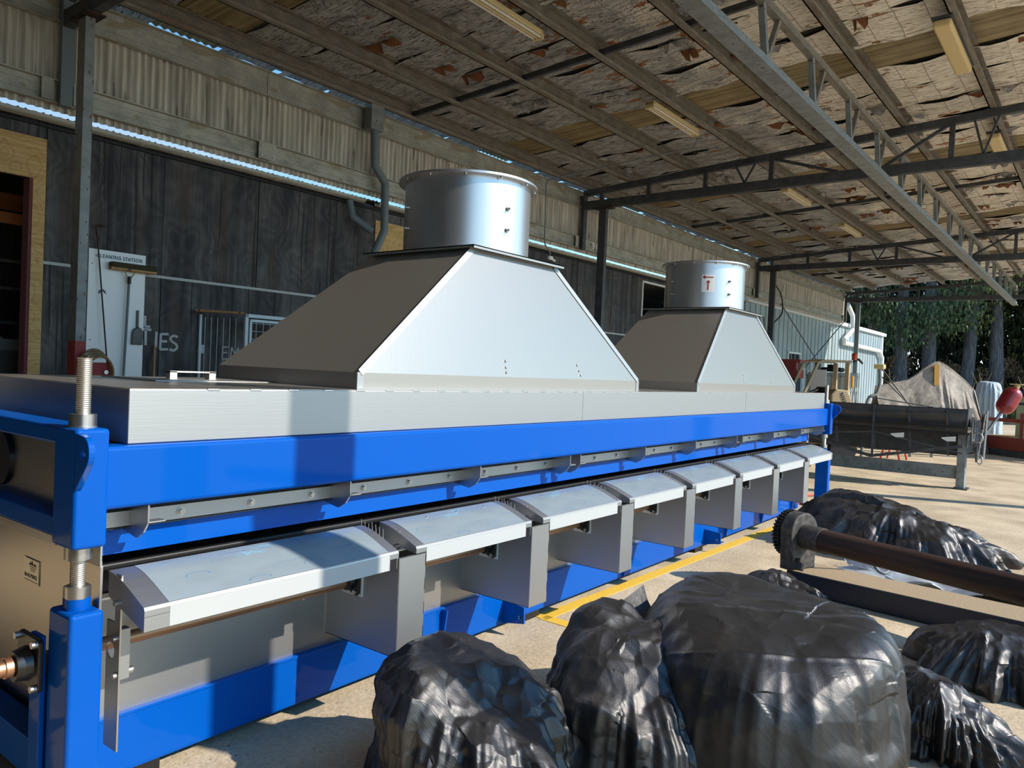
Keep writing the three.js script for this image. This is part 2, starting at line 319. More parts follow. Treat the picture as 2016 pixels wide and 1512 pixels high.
// ---- roof: purlins, lining sheets, bridging ----
const roofY = (z) => 5.37 + 0.06 * (z + 5.6);
const purlinBottom = (z) => roofY(z) - 0.205;
const PZ = [-5.6, -4.74, -3.6, -2.45, -1.35, -0.12, 1.0, 2.12, 3.0];
const RX0 = -4.2, RXN = -13.4, RX1 = 30.25, RZ0 = -6.15, RZ1 = 3.1;
{
  const g = thing('ceiling', 'shed roof of lined metal sheets on steel purlins', null, [0, 0, 0], { shed: true, ...K });
  const translucent = new Set([-1, 3, 9, 16, 21, 27, 33, 39].map((k) => k));
  const N = Math.round((RX1 - RX0) / 0.8), w = (RX1 - RX0) / N;
  for (let k = 0; k < N; k++) {
    const x0 = RX0 + k * w, cl = [4, 9, 16, 22, 29, 36].includes(k) ? 1 : 0, r = rngOf(100 + k), sd = k * 13.7;
    const surf = (za, zb, nz) => {
      if (cl) {
        const s = grid(56, nz, (u, v) => { const x = u * w, z = mixf(za, zb, v); return [x0 + x, roofY(z) + 0.012 * Math.sin(x / 0.1 * Math.PI * 2), z]; });
        return s;
      }
      return grid(8, nz, (u, v) => {
        const z = mixf(za, zb, v), d = Math.min(...PZ.map((p) => Math.abs(p - z)));
        const sag = -0.028 * smooth(0.05, 0.5, d) * (0.6 + 0.7 * n2(u * 1.5 + sd, z * 0.7)), edge = -0.05 * Math.pow(Math.abs(2 * u - 1), 6) * Math.max(0, 0.15 + n2(sd + (u > 0.5 ? 9 : 0), z * 1.1));
        return [x0 + 0.01 + u * (w - 0.02) + 0.012 * n2(z * 2.2, sd + (u > 0.5 ? 3 : 0)) * Math.pow(Math.abs(2 * u - 1), 4), roofY(z) - 0.002 + sag + edge + 0.006 * n2(u * 7 + sd, z * 5), z];
      });
    };
    const put = (za, zb, mat) => {
      const s = surf(za, zb, Math.max(4, Math.round((zb - za) / 0.16)));
      const p = s.attributes.position, uv = s.attributes.uv;
      for (let i = 0; i < p.count; i++) uv.setXY(i, p.getX(i) + sd, cl ? p.getZ(i) + sd * 0.37 : p.getZ(i) + 6.15);
      flipIndexed(s);
      return part(g, 'roof_sheet', s, mat);
    };
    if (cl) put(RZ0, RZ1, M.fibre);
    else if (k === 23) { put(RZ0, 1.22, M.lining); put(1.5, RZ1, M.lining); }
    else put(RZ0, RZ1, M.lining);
    if (!cl) for (let q = 0; q < 7; q++) {           // torn strips of lining hanging by one edge
      const z = mixf(-5.2, 2.6, r()), L = 0.15 + 0.45 * r(), dx = q < 4 ? 0.0 + 0.03 * r() : 0.02 + (w - 0.3) * r(), drop = 0.03 + 0.11 * r() * r();
      const f = grid(6, 5, (u, v) => [x0 + dx + v * (0.04 + 0.1 * Math.sin(u * 9 + q)), roofY(z) - 0.03 - drop * v * v * (0.6 + 0.4 * Math.sin(u * 11 + q)), z + (u - 0.5) * L]);
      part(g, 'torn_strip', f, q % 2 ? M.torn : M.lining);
    }
  }
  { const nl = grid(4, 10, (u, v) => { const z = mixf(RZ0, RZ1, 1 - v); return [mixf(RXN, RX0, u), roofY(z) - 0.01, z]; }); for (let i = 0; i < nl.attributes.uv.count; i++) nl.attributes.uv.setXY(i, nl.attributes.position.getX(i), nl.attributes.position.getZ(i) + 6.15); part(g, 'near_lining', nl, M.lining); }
  part(g, 'roof_cladding', bb(RXN, RX1, 0, 0.02, 0, 0.02).applyMatrix4(new THREE.Matrix4().set(1, 0, 0, 0, 0, 1, 0.0, 0, 0, 0, (RZ1 - RZ0) / 0.02, RZ0, 0, 0, 0, 1)).applyMatrix4(new THREE.Matrix4().set(1, 0, 0, 0, 0, 1, 0.06, 5.37 + 0.06 * 5.6 + 0.03, 0, 0, 1, 0, 0, 0, 0, 1)), M.galv);
  for (const z of PZ) {
    const y = roofY(z) - 0.005;
    part(g, 'purlin', [bb(RXN, RX1, y - 0.2, y, z - 0.008, z + 0.008), bb(RXN, RX1, y - 0.2, y - 0.188, z - 0.008, z + 0.075), bb(RXN, RX1, y - 0.012, y, z - 0.008, z + 0.075), bb(RXN, RX1, y - 0.188, y - 0.165, z + 0.065, z + 0.075)], M.purlin);
  }
  for (const x of [-2.7, 6.58, 15.9, 25.2]) for (let i = 0; i + 1 < PZ.length; i++)
    part(g, 'bridging_bar', [bar([x, roofY(PZ[i]) - 0.13, PZ[i] + 0.01], [x, roofY(PZ[i + 1]) - 0.13, PZ[i + 1] - 0.01], 0.05, 0.07), bb(x - 0.03, x + 0.03, roofY(PZ[i + 1]) - 0.18, roofY(PZ[i + 1]) - 0.03, PZ[i + 1] - 0.03, PZ[i + 1] - 0.012)], M.darkSteel);
}
function flipIndexed(g) { const a = g.index.array; for (let i = 0; i < a.length; i += 3) { const t = a[i]; a[i] = a[i + 1]; a[i + 1] = t; } g.computeVertexNormals(); }
// ---- roof trusses ----
const TX = [2.0, 11.33, 20.6, 29.9];
const TNAME = ['nearest, above the yard post by the cleaning board', 'second from the camera', 'third from the camera', 'at the open far end'];
TX.forEach((x, i) => {
  const g = thing('roof_truss', 'dark steel roof truss, ' + TNAME[i], null, [x, 4.78, 0], { shed: true, ...K });
  const top = (z) => purlinBottom(z) - 0.01;
  part(g, 'bottom_chord', bb(x - 0.05, x + 0.05, 4.78, 4.94, -5.72, 3.0, 0.01), M.darkSteel);
  part(g, 'top_chord', bar([x, top(-5.7) - 0.055, -5.7], [x, top(3) - 0.055, 3.0], 0.09, 0.11), M.darkSteel);
  const post = (z) => part(g, 'web_post', bb(x - 0.03, x + 0.03, 4.93, top(z) - 0.08, z - 0.035, z + 0.035), M.darkSteel);
  const web = (za, zb, w = 0.045) => part(g, 'web_diagonal', bar([x, 4.94, za], [x, top(zb) - 0.1, zb], w, w), M.darkSteel);
  for (const z of [-5.3, -4.3, -3.2, -2.05, 0.55, 1.7, 2.8]) post(z);
  web(-2.5, -2.66, 0.03); web(-2.5, -2.32, 0.03); web(-1.0, -2.0); web(-0.33, 0.5); web(0.95, 0.82, 0.03); web(0.95, 1.12, 0.03); web(2.5, 1.75);
  part(g, 'end_plate', bb(x - 0.09, x + 0.09, 4.765, 4.78, -5.45, -5.05), M.rust);
});
// ---- posts ----
TX.forEach((x, i) => {
  const mats = [M.steelGrey, M.darkSteel, M.darkSteel, M.greyPaint];
  const lab = ['pale grey steel post beside the cleaning board, red paint at its foot', 'dark steel post between the two hoods', 'dark steel post right of the far hood', 'grey steel post at the open far end'];
  const g = thing('yard_post', lab[i], null, [x, 0, -5.25], { shed: true, ...K });
  part(g, 'shaft', bb(x - 0.045, x + 0.045, 0.02, 4.765, -5.33, -5.17, 0.006), mats[i]);
  part(g, 'base_plate', bb(x - 0.13, x + 0.13, 0, 0.02, -5.4, -5.1), M.darkSteel);
  if (i === 0) part(g, 'red_paint', bb(x - 0.0465, x + 0.0465, 0.4, 1.72, -5.3315, -5.1685, 0.006), std({ color: 0x9c4440, roughness: 0.7 }), 'band of worn red paint');
  part(g, 'hanging_stub', bb(x - 0.055, x + 0.055, 4.02, 5.05, -5.74, -5.66), i ? M.darkSteel : M.greyPaint);
  part(g, 'cleat', [bb(x - 0.2, x - 0.09, 4.06, 4.26, -5.735, -5.725), bb(x + 0.09, x + 0.16, 4.06, 4.26, -5.735, -5.725)], M.galv);
});
// posts along the open front of the shed, out of view on the right; their shadows cross the machine and the yard
for (const [x, i] of [[2.04, 0], [12.35, 1], [21.2, 2]]) {
  const g = thing('front_post', ['front shed post whose shadow crosses the machine near its left end', 'front shed post whose shadow crosses the yard behind the black heaps', 'front shed post near the far yard'][i], null, [x, 0, 2.95], { shed: true, ...K });
  part(g, 'shaft', bb(x - 0.105, x + 0.105, 0.02, 5.4, 2.81, 3.09, 0.008), M.darkSteel);
  part(g, 'base_plate', bb(x - 0.2, x + 0.2, 0, 0.02, 2.72, 3.18), M.darkSteel);
}
// ---- lattice girder along the shed ----
{
  const z = -0.25, g = thing('lattice_girder', 'long grey lattice girder running lengthways under the trusses', null, [4, 4.6, z], { shed: true, ...K });
  part(g, 'bottom_flange', [bb(-4, 30.3, 4.60, 4.615, z - 0.09, z + 0.09), bb(-4, 30.3, 4.615, 4.72, z - 0.05, z + 0.05)], M.steelGrey);
  part(g, 'top_chord', bb(-4, 30.3, 5.2, 5.28, z - 0.04, z + 0.04), M.purlin);
  for (let x = -3.8; x < 30; x += 1.5) {
    part(g, 'lattice_strut', bar([x + 0.75, 5.22, z], [x + 0.92, 4.7, z], 0.06, 0.06), M.steelGrey);
    part(g, 'lattice_strut', bar([x + 0.92, 4.7, z], [x + 1.22, 5.22, z], 0.05, 0.05), M.purlin);
  }
}
// ---- hanging side wall: fascia channel, corrugated sheets, girt ----
{
  const z = -5.8, g = thing('wall_upper', 'hanging side wall of grey corrugated sheets between two steel girts', null, [0, 4, z], { shed: true, ...K });
  const sheet = 0.762, corr = grid(120, 1, (u, v) => [u * (sheet + 0.012), v * 1.16, 0.016 * Math.sin(u * (sheet + 0.012) / 0.0762 * Math.PI * 2)]);
  for (let x = -13.2, k = 0; x < 29.8; x += sheet, k++) {
    const s = corr.clone(), uv = s.attributes.uv, p = s.attributes.position;
    for (let i = 0; i < p.count; i++) uv.setXY(i, p.getX(i) + k * 0.47, p.getY(i) + k * 0.31);
    s.translate(x, 3.978, z - 0.012 + (k % 2) * 0.006);
    part(g, 'corrugated_sheet', s, M.corr);
  }
  const chan = (y0, y1, name) => { for (const [a, b] of [[-13.2, 4.3], [4.31, 11.2], [11.21, 20.5], [20.51, 29.9]]) part(g, name, [bb(a, b, y0, y1, z + 0.012, z + 0.022), bb(a, b, y0, y0 + 0.012, z + 0.022, z + 0.075), bb(a, b, y1 - 0.012, y1, z + 0.022, z + 0.075), bb(a, b, mixf(y0, y1, 0.3), mixf(y0, y1, 0.3) + 0.012, z + 0.022, z + 0.03), bb(a, b, mixf(y0, y1, 0.7), mixf(y0, y1, 0.7) + 0.012, z + 0.022, z + 0.03)], M.galv); };
  chan(4.84, 5.14, 'eaves_channel'); chan(4.04, 4.27, 'girt_channel');
  part(g, 'splice_plate', bb(4.18, 4.42, 4.06, 4.26, z + 0.075, z + 0.083), M.galv);
  for (const [bx, by] of [[4.22, 4.1], [4.38, 4.1], [4.22, 4.22], [4.38, 4.22]]) part(g, 'bolt', hexNut(bx, by, z + 0.09, 0.012, 0.012, 'z'), M.bolt);
  for (const [tx, s] of [[11.72, '9'], [11.86, '6']]) { const t = new TextGeometry(s, { font: fontBold, size: 0.12, depth: 0.003, curveSegments: 4 }); t.translate(tx, 4.1, z + 0.0755); part(g, 'painted_number', t, M.whitePaint); }
}
// ---- lower wall of black stained plywood with its gutter and roof edge ----
const WZ = -6.05;
{
  const g = thing('wall_left', 'black stained plywood wall with pale horizontal joint', null, [0, 0, WZ], { shed: true, ...K });
  const panel = (x0, x1, y0, y1, k) => { const b = bb(x0 + 0.004, x1 - 0.004, y0, y1, WZ - 0.06, WZ + 0.004 * (k % 2)); const uv = b.attributes.uv; for (let i = 0; i < uv.count; i++) uv.setXY(i, uv.getX(i) + k * 0.83, uv.getY(i) + k * 0.29); part(g, 'plywood_sheet', b, M.blackPly); };
  let k = 0;
  for (let x = 1.98; x < 20.5; x += 1.22, k++) {
    const x1 = Math.min(x + 1.22, 20.55);
    panel(x, x1, 0, 2.49, k);
    const win = x1 > 14.4 && x < 15.75;
    if (!win) panel(x, x1, 2.52, 3.93, k + 31); else panel(x, x1, 2.52, 3.0, k + 31);
  }
  panel(13.9, 14.44, 3.0, 3.93, 70); panel(15.65, 15.95, 3.0, 3.93, 71); panel(14.44, 15.65, 3.78, 3.93, 72);
  panel(-13.2, 1.98, 3.74, 3.93, 73); for (let q = 0; q < 11; q++) panel(0.35 - 1.22 * (q + 1), 0.35 - 1.22 * q, 0, 3.74, 74 + q);
  part(g, 'joint_strip', bb(1.98, 20.55, 2.49, 2.52, WZ - 0.03, WZ + 0.006), M.paint);
  part(g, 'wall_base', bb(-4, 20.55, -0.05, 0.02, WZ - 0.08, WZ + 0.01), M.darkSteel);
  part(g, 'window_frame', [bb(14.41, 14.45, 2.98, 3.8, WZ - 0.05, WZ + 0.02), bb(15.63, 15.67, 2.98, 3.8, WZ - 0.05, WZ + 0.02), bb(14.41, 15.67, 3.76, 3.8, WZ - 0.05, WZ + 0.02)], M.whitePaint);
  // second doorway patch of pale plywood, behind the near duct
  part(g, 'plywood_patch', bb(6.35, 7.4, 2.6, 3.72, WZ + 0.004, WZ + 0.016), M.ply, 'pale new plywood patch');
  // painted words, brush strokes
  const strokes = (list, w, name) => part(g, name, list.map(([a, b]) => bar([a[0], a[1], WZ + 0.0075], [b[0], b[1], WZ + 0.0075], w, 0.003, V(0, 0, 1))), M.paint);
  const st = (list, w, name, at, s) => strokes(list.map(([a, b]) => [[at[0] + a[0] * s, at[1] + a[1] * s], [at[0] + b[0] * s, at[1] + b[1] * s]]), w, name);
  const GL = {
    L: [[[0.1, 1], [0.1, 0]], [[0.1, 0], [0.6, 0.02]]], T: [[[0, 1], [0.7, 0.98]], [[0.35, 1], [0.37, 0]]], I: [[[0.2, 1], [0.18, 0]]],
    E: [[[0.1, 1], [0.08, 0]], [[0.1, 0.98], [0.6, 1]], [[0.1, 0.52], [0.52, 0.54]], [[0.08, 0], [0.6, 0.04]]],
    S: [[[0.6, 0.9], [0.35, 1]], [[0.35, 1], [0.1, 0.82]], [[0.1, 0.82], [0.2, 0.6]], [[0.2, 0.6], [0.5, 0.46]], [[0.5, 0.46], [0.62, 0.24]], [[0.62, 0.24], [0.4, 0.02]], [[0.4, 0.02], [0.08, 0.08]]],
    M: [[[0, 0], [0.1, 1]], [[0.1, 1], [0.4, 0.4]], [[0.4, 0.4], [0.7, 1]], [[0.7, 1], [0.8, 0]]],
  };
  st(GL.L, 0.026, 'painted_letter', [3.02, 1.93], 0.12);
  [['T', 2.98, 1.72], ['I', 3.13, 1.70], ['E', 3.2, 1.68], ['S', 3.31, 1.67]].forEach(([c, x, y]) => st(GL[c], 0.028, 'painted_letter', [x, y], 0.18));
  [['E', 3.98, 1.60], ['M', 4.1, 1.60]].forEach(([c, x, y]) => st(GL[c], 0.016, 'painted_letter', [x, y], 0.15));
  // inner room seen through the doorway
  const room = thing('wall_inner', 'dark timber inside of the lower building', null, [0, 0, -8.6], { shed: true, ...K });
  part(room, 'back_boards', bb(-4, 20.5, 0, 3.9, -8.65, -8.58), M.blackPly);
  const rs = thing('wall_inner_side', 'side partition inside the lower building', null, [4.4, 0, -7.3], { shed: true, ...K }), rf = thing('floor_inner', 'floor inside the lower building', null, [0, 0, -7.3], { shed: true, ...K }), rc = thing('ceiling_inner', 'ceiling inside the lower building', null, [0, 3.9, -7.3], { shed: true, ...K });
  part(rs, 'side_boards', bb(4.4, 4.46, 0, 3.9, -8.58, WZ - 0.07), M.blackPly);
  part(rf, 'floor_boards', bb(-4, 20.5, -0.06, 0.0, -8.6, WZ), M.concrete);
  part(rc, 'ceiling_boards', bb(-4, 4.4, 3.9, 3.93, -8.6, WZ - 0.07), M.inner);
}
{
  const g = thing('door_1', 'doorway framed in pale new plywood', null, [1.2, 0, WZ], { shed: true, ...K });
  part(g, 'door_head', bb(0.3, 1.975, 3.33, 3.74, WZ - 0.02, WZ + 0.02), M.ply);
  part(g, 'door_jamb', bb(1.86, 1.975, 0, 3.33, WZ - 0.02, WZ + 0.02), M.ply);
  part(g, 'jamb_reveal', bb(1.83, 1.86, 0, 3.33, WZ - 0.14, WZ + 0.015), M.redWood);
  part(g, 'door_jamb', bb(0.3, 0.42, 0, 3.33, WZ - 0.02, WZ + 0.02), M.ply);
}
{
  const g = thing('lower_roof', 'corrugated roof edge of the lower building', null, [0, 3.9, -6.2], { shed: true, ...K });
  const e = grid(760, 1, (u, v) => [mixf(-4, 20.6, u), 3.985 - 0.16 * v + 0.013 * Math.sin(mixf(-4, 20.6, u) / 0.076 * Math.PI * 2 / 1), mixf(-6.0, -8.7, v)]);
  part(g, 'roof_iron', e, M.galv);
}
{
  const g = thing('eaves_gutter', 'weathered round gutter along the top of the black wall', 'gutter', [0, 3.83, -5.97], { shed: true });
  const half = (x0, x1) => { const s = grid(1, 12, (u, v) => { const a = Math.PI * (1 + v); return [mixf(x0, x1, u), 3.958 + 0.06 * Math.sin(a), -5.965 + 0.06 * Math.cos(a)]; }); return s; };
  for (const [a, b] of [[-4, 2.9], [2.905, 4.6], [4.605, 6.05]]) part(g, 'gutter_length', half(a, b), M.galv);
  for (const [a, b] of [[6.3, 9.6], [9.605, 13.2], [13.205, 20.55]]) part(g, 'gutter_length', half(a, b), M.galv);
  for (const x of [2.9, 4.6, 9.6, 13.2]) { const c = grid(1, 12, (u, v) => { const a = Math.PI * (1 + v); return [x - 0.05 + 0.1 * u, 3.958 + 0.066 * Math.sin(a), -5.965 + 0.066 * Math.cos(a)]; }); part(g, 'gutter_joint', c, M.galv); }
  part(g, 'drip_board', bb(-4, 20.55, 3.86, 3.89, WZ + 0.006, WZ + 0.036), M.inner);
}
{
  const g = thing('rainwater_downpipe', 'grey downpipe with offset bends and square rainhead left of the near duct', 'downpipe', [6.0, 3, -5.62], { shed: true });
  part(g, 'rainhead', bb(5.78, 6.0, 4.83, 5.2, -5.7, -5.55), M.steelGrey);
  part(g, 'upper_pipe', elbowPipe([[5.9, 4.85, -5.62], [5.93, 4.36, -5.62], [6.13, 4.16, -5.62], [6.15, 3.5, -5.62], [6.02, 3.1, -5.7], [6.0, 0.1, -5.95]], 0.055), M.greyPaint);
  part(g, 'branch_pipe', elbowPipe([[5.78, 3.88, -5.95], [5.8, 3.66, -5.9], [6.05, 3.48, -5.75]], 0.05), M.greyPaint);
}
// ---- far building clad in pale metal ----
{
  const g = thing('wall_far', 'pale blue grey metal clad building with white gutter', null, [29, 0, WZ], { shed: true, ...K });
  for (let x = 20.6, k = 0; x < 37.6; x += 0.85, k++) {
    const x1 = Math.min(x + 0.846, 37.7), ribs = [bb(x, x1, 0, 3.95, WZ - 0.06, WZ)];
    for (const f of [0.02, 0.5]) ribs.push(bb(mixf(x, x1, f), mixf(x, x1, f) + 0.03, 0, 3.95, WZ, WZ + 0.02));
    part(g, 'wall_sheet', ribs, M.wallMetal);
  }
  const ew = thing('wall_far_end', 'end wall of the pale far building', null, [37.67, 0, -9], { shed: true, ...K });
  part(ew, 'end_wall', bb(37.64, 37.7, 0, 4.0, -12, WZ - 0.07), M.wallMetal);
  const fr = thing('far_roof', 'iron roof of the pale far building', null, [29, 4, -9], { shed: true, ...K });
  part(g, 'corner_flashing', bb(37.5, 37.73, 0, 3.98, WZ - 0.05, WZ + 0.03), M.whitePaint);
  part(g, 'gutter', bb(20.6, 37.9, 3.93, 4.07, WZ - 0.1, WZ + 0.12, 0.02), M.whitePaint);
  part(fr, 'roof_iron', bar([29.2, 4.4, -12], [29.2, 4.08, WZ + 0.05], 17.3, 0.03), M.galv);
  part(g, 'window_frame', [bb(24.5, 24.56, 2.0, 2.62, WZ, WZ + 0.05), bb(25.75, 25.81, 2.0, 2.62, WZ, WZ + 0.05), bb(24.5, 25.81, 2.58, 2.64, WZ, WZ + 0.05), bb(24.5, 25.81, 1.98, 2.04, WZ, WZ + 0.05)], M.whitePaint);
  part(g, 'window_pane', bb(24.56, 25.75, 2.04, 2.58, WZ + 0.01, WZ + 0.016), phy({ color: 0x30383c, roughness: 0.08 }));
  const d = thing('rainwater_downpipe', 'white downpipe with bends on the far pale building', 'downpipe', [31, 2, -5.9], { shed: true });
  part(d, 'pipe', elbowPipe([[30.55, 4.75, -5.8], [31.3, 4.4, -5.8], [31.5, 3.85, -5.8], [30.6, 3.4, -5.86], [30.7, 3.25, -5.9], [36.5, 3.2, -5.9], [37.1, 2.9, -5.9], [37.1, 0.1, -5.9]], 0.09), M.whitePaint);
  const b = thing('wall_brace', 'crossed dark steel rods before the far pale wall', 'brace', [26, 2.2, -5.72], { shed: true });
  part(b, 'brace_rod', rod([22.7, 4.05, -5.72], [26.7, 2.4, -5.72], 0.018), M.darkSteel);
  part(b, 'brace_rod', rod([29.7, 4.0, -5.7], [25.4, 2.15, -5.7], 0.018), M.darkSteel);
  part(b, 'junction_box', bb(26.6, 26.95, 2.1, 2.45, -5.76, -5.66), M.black);
}

// ---- added near end wall, out of view: keeps sky off the machine's end faces ----
{
  const g = thing('added_wall_near', 'added grey sheeted end wall, out of view behind the camera', null, [-13.3, 0, 0], { shed: true, ...K });
  for (let z = -6, k = 0; z < 3; z += 1.2, k++) part(g, 'boarding', bb(-13.4, -13.34, 0, roofY(z) - 0.02, z, Math.min(z + 1.196, 3.05)), M.corr);
}
{  // added wall, out of view: shades the ground and darkens the machine's end faces
  const g = thing('added_wall_front', 'added boarded wall left of the open bay, out of view, shading the ground', null, [-6, 0, 3.05], { shed: true, ...K });
  for (let x = -13.3, k = 0; x < -1.4; x += 1.2, k++) part(g, 'boarding', bb(x, Math.min(x + 1.196, -1.2), 0, roofY(3) - 0.03, 3.1, 3.16), M.blackPly);
}
// ================= THE BLUE MACHINE =================
const MX1 = 8.5;                                         // far end
{
  const m = thing('industrial_machine', 'long blue framed stainless steel machine with film covered trays along its front', 'machine', [4.2, 0, -0.66]);
  // --- upper frame ---
  part(m, 'front_beam', bb(-0.02, MX1 + 0.04, 1.116, 1.323, -0.10, 0, 0.016), M.blue);
  part(m, 'rear_beam', bb(-0.02, MX1 + 0.04, 1.116, 1.323, -1.42, -1.32, 0.016), M.blue);
  for (const [xa, xb] of [[-0.115, -0.005], [MX1 + 0.03, MX1 + 0.13]]) {
    part(m, 'end_beam', [bb(xa, xb, 1.325, 1.386, -1.32, -0.11, 0.012), bb(xa, xb, 1.03, 1.095, -1.32, -0.11, 0.006)], M.blue);
    part(m, 'end_panel', bb(xa + 0.06, xa + 0.064, 1.09, 1.328, -1.32, -0.11), M.ssDark);
    part(m, 'end_ledge', bb(xa + 0.005, xb, 1.0, 1.028, -1.32, -0.115), M.ssDark);
  }
  // --- corner posts: upper post, threaded rod with nuts, lower post ---
  const threads = (x, z, y0, y1, r) => {
    const pitch = 0.0065, n = Math.round((y1 - y0) / pitch), pts = [new THREE.Vector2(0, y0)];
    for (let i = 0; i < n; i++) { const y = y0 + i * pitch; pts.push(new THREE.Vector2(r * 0.88, y), new THREE.Vector2(r, y + pitch * 0.4), new THREE.Vector2(r, y + pitch * 0.6)); }
    pts.push(new THREE.Vector2(r * 0.86, y1), new THREE.Vector2(0, y1));
    return new THREE.LatheGeometry(pts, 20).translate(x, 0, z);
  };
  const corner = (xc, zc, front, near) => {
    const s = 0.0525, d0 = zc - 0.077, d1 = zc + 0.077;
    const up = part(m, 'upper_post', bb(xc - s, xc + s, 1.008, 1.386, d0, d1, 0.014), M.blue);
    part(up, 'threaded_rod', threads(xc, zc, 1.405, 1.607, 0.0225), M.thread);
    part(up, 'nut', hexNut(xc, 1.409, zc, 0.04, 0.038), M.bolt);
    part(up, 'washer', rod([xc, 1.386, zc], [xc, 1.39, zc], 0.042, 0.042, 24), M.bolt);
    const lug = []; const lz = front ? d1 : d0, sg = front ? 1 : -1;
    const pts = [[lz, 1.375], [lz + sg * 0.02, 1.372]]; for (let a = 80; a >= -40; a -= 15) pts.push([lz + sg * (0.05 + 0.04 * Math.cos(a * Math.PI / 180)), 1.318 + 0.05 * Math.sin(a * Math.PI / 180)]); pts.push([lz + sg * 0.012, 1.205], [lz, 1.195]);
    const lx = near ? xc - s : xc + s - 0.02;
    part(up, 'lifting_lug', slab(pts, 'x', lx, lx + 0.02, 0.002, [[lz + sg * 0.05, 1.315, 0.016]]), M.blue);
    const lo = part(m, 'lower_post', bb(xc - s, xc + s, 0.016, 0.806, d0, d1, 0.014), M.blue);
    part(lo, 'hex_collar', hexNut(xc, 0.822, zc, 0.040, 0.04), M.blue);
    part(lo, 'threaded_rod', threads(xc, zc, 0.84, 1.0, 0.0225), M.thread);
    part(lo, 'nut', hexNut(xc, 0.86, zc, 0.04, 0.038), M.bolt);
    part(lo, 'nut', hexNut(xc, 0.985, zc, 0.041, 0.042), M.bolt);
    part(lo, 'foot_plate', bb(xc - 0.09, xc + 0.09, 0, 0.016, d0 - 0.03, d1 + 0.03), M.blue);
  };
  corner(-0.0705, -0.041, true, true); corner(-0.0705, -1.37, false, true);
  corner(MX1 + 0.06, -0.041, true, false); corner(MX1 + 0.06, -1.37, false, false);
  // --- stainless top box ---
  {
    const x0 = 0.068, x1 = MX1 - 0.06, z0 = -1.36, z1 = -0.03, y0 = 1.324, y1 = 1.508;
    const box = part(m, 'top_box', bb(x0, x1, y0, y1, z0, z1, 0.004), M.ss);
    part(box, 'top_sheet', bb(x0 + 0.004, x1 - 0.004, y1, y1 + 0.002, z0 + 0.004, z1 - 0.004), phy({ color: lin(0.6, 0.57, 0.53), metalness: 0.9, roughness: 0.3, bumpMap: T.smudge, bumpScale: 0.0004 }));
    for (const x of [2.92, 5.78]) part(box, 'panel_seam', bb(x - 0.0025, x + 0.0025, y0, y1, z1 - 0.001, z1 + 0.0012), M.ssDark);
    for (let x = 0.35; x < x1 - 0.1; x += 0.175) part(box, 'weld_bead', bb(x, x + 0.05, y1 - 0.006, y1 + 0.0035, z1 - 0.007, z1 + 0.001, 0.003), M.bolt);
    const h = part(box, 'handle', [bb(0.70, 0.735, 1.51, 1.55, -0.97, -0.93), bb(0.90, 0.935, 1.51, 1.55, -0.97, -0.93), bb(0.70, 0.935, 1.545, 1.552, -0.97, -0.93)], M.bolt);
    part(box, 'hatch_cover', [bb(0.52, 1.1, 1.51, 1.514, -1.22, -0.72, 0.001)], M.ss);
  }
  // --- below the front beam: clamp bar with bolts, blue apron, J brackets ---
  part(m, 'clamp_bar', bb(0.02, 8.42, 1.030, 1.082, -0.136, -0.128), M.ss);
  part(m, 'bar_backing', bb(0.02, 8.42, 1.02, 1.118, -0.165, -0.137), M.inner);
  part(m, 'blue_apron', slab([[-0.21, 1.03], [-0.18, 1.03], [-0.172, 0.927], [-0.2, 0.927]], 'x', 0.02, 8.36), M.blue);
  for (let x = 0.32; x < 8.35; x += 0.294) part(m, 'bar_bolt', [hexNut(x, 1.056, -0.122, 0.011, 0.012, 'z'), rod([x, 1.056, -0.128], [x, 1.056, -0.1255], 0.017)], M.bolt);
  for (const x of [0.134, 1.016, 1.895, 2.76, 2.877, 3.754, 4.634, 5.54, 5.68, 6.546, 7.47, 8.363]) {
    const b = part(m, 'bracket', slab([[-0.002, 1.117], [-0.002, 1.062], [-0.008, 1.048], [-0.03, 1.02], [-0.075, 0.995], [-0.27, 1.025], [-0.27, 1.117]], 'x', x - 0.003, x + 0.003), M.ssDark);
    part(b, 'bracket_flange', bb(x, x + 0.06, 1.056, 1.061, -0.04, -0.002), M.ss);
  }
  part(m, 'hanging_plate', bb(-0.012, -0.006, 0.93, 1.11, -0.14, -0.02), M.ss);
  part(m, 'far_hanging_plate', bb(8.34, 8.43, 0.9, 1.06, -0.2, -0.19), M.ss);
  // --- inside: dark housing and lower rollers ---
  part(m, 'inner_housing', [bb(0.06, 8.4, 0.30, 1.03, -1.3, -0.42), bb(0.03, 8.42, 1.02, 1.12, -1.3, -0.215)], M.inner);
  part(m, 'conveyor_belt', bb(0.06, 8.4, 0.86, 0.885, -0.43, -0.21, 0.01), M.black);
  // --- lower front: rail, back panel, feet, shaft ---
  part(m, 'lower_rail', [bb(-0.02, 8.62, 0.05, 0.272, -0.36, -0.33, 0.004), bb(-0.02, 8.62, 0.262, 0.276, -0.42, -0.326, 0.004), bb(-0.02, 8.62, 0.05, 0.06, -0.42, -0.33)], M.blue);
  part(m, 'rear_rail', bb(-0.02, 8.62, 0.05, 0.272, -1.42, -1.34, 0.008), M.blue);
  part(m, 'back_panel', bb(0.0, 8.45, 0.272, 0.72, -0.405, -0.352), M.ss);
  for (const x of [2.572, 5.68]) part(m, 'foot_bracket', slab([[-0.33, 0.055], [-0.165, 0.085], [-0.17, 0.185], [-0.33, 0.2]], 'x', x, x + 0.012, 0, [[-0.2, 0.115, 0.012]]), M.blue);
  for (const x of [2.0, 4.1, 6.2, 7.25, 8.3]) part(m, 'rail_gusset', slab([[-0.33, 0.05], [-0.33, 0.27], [-0.285, 0.27], [-0.315, 0.05]], 'x', x, x + 0.01), M.blue);
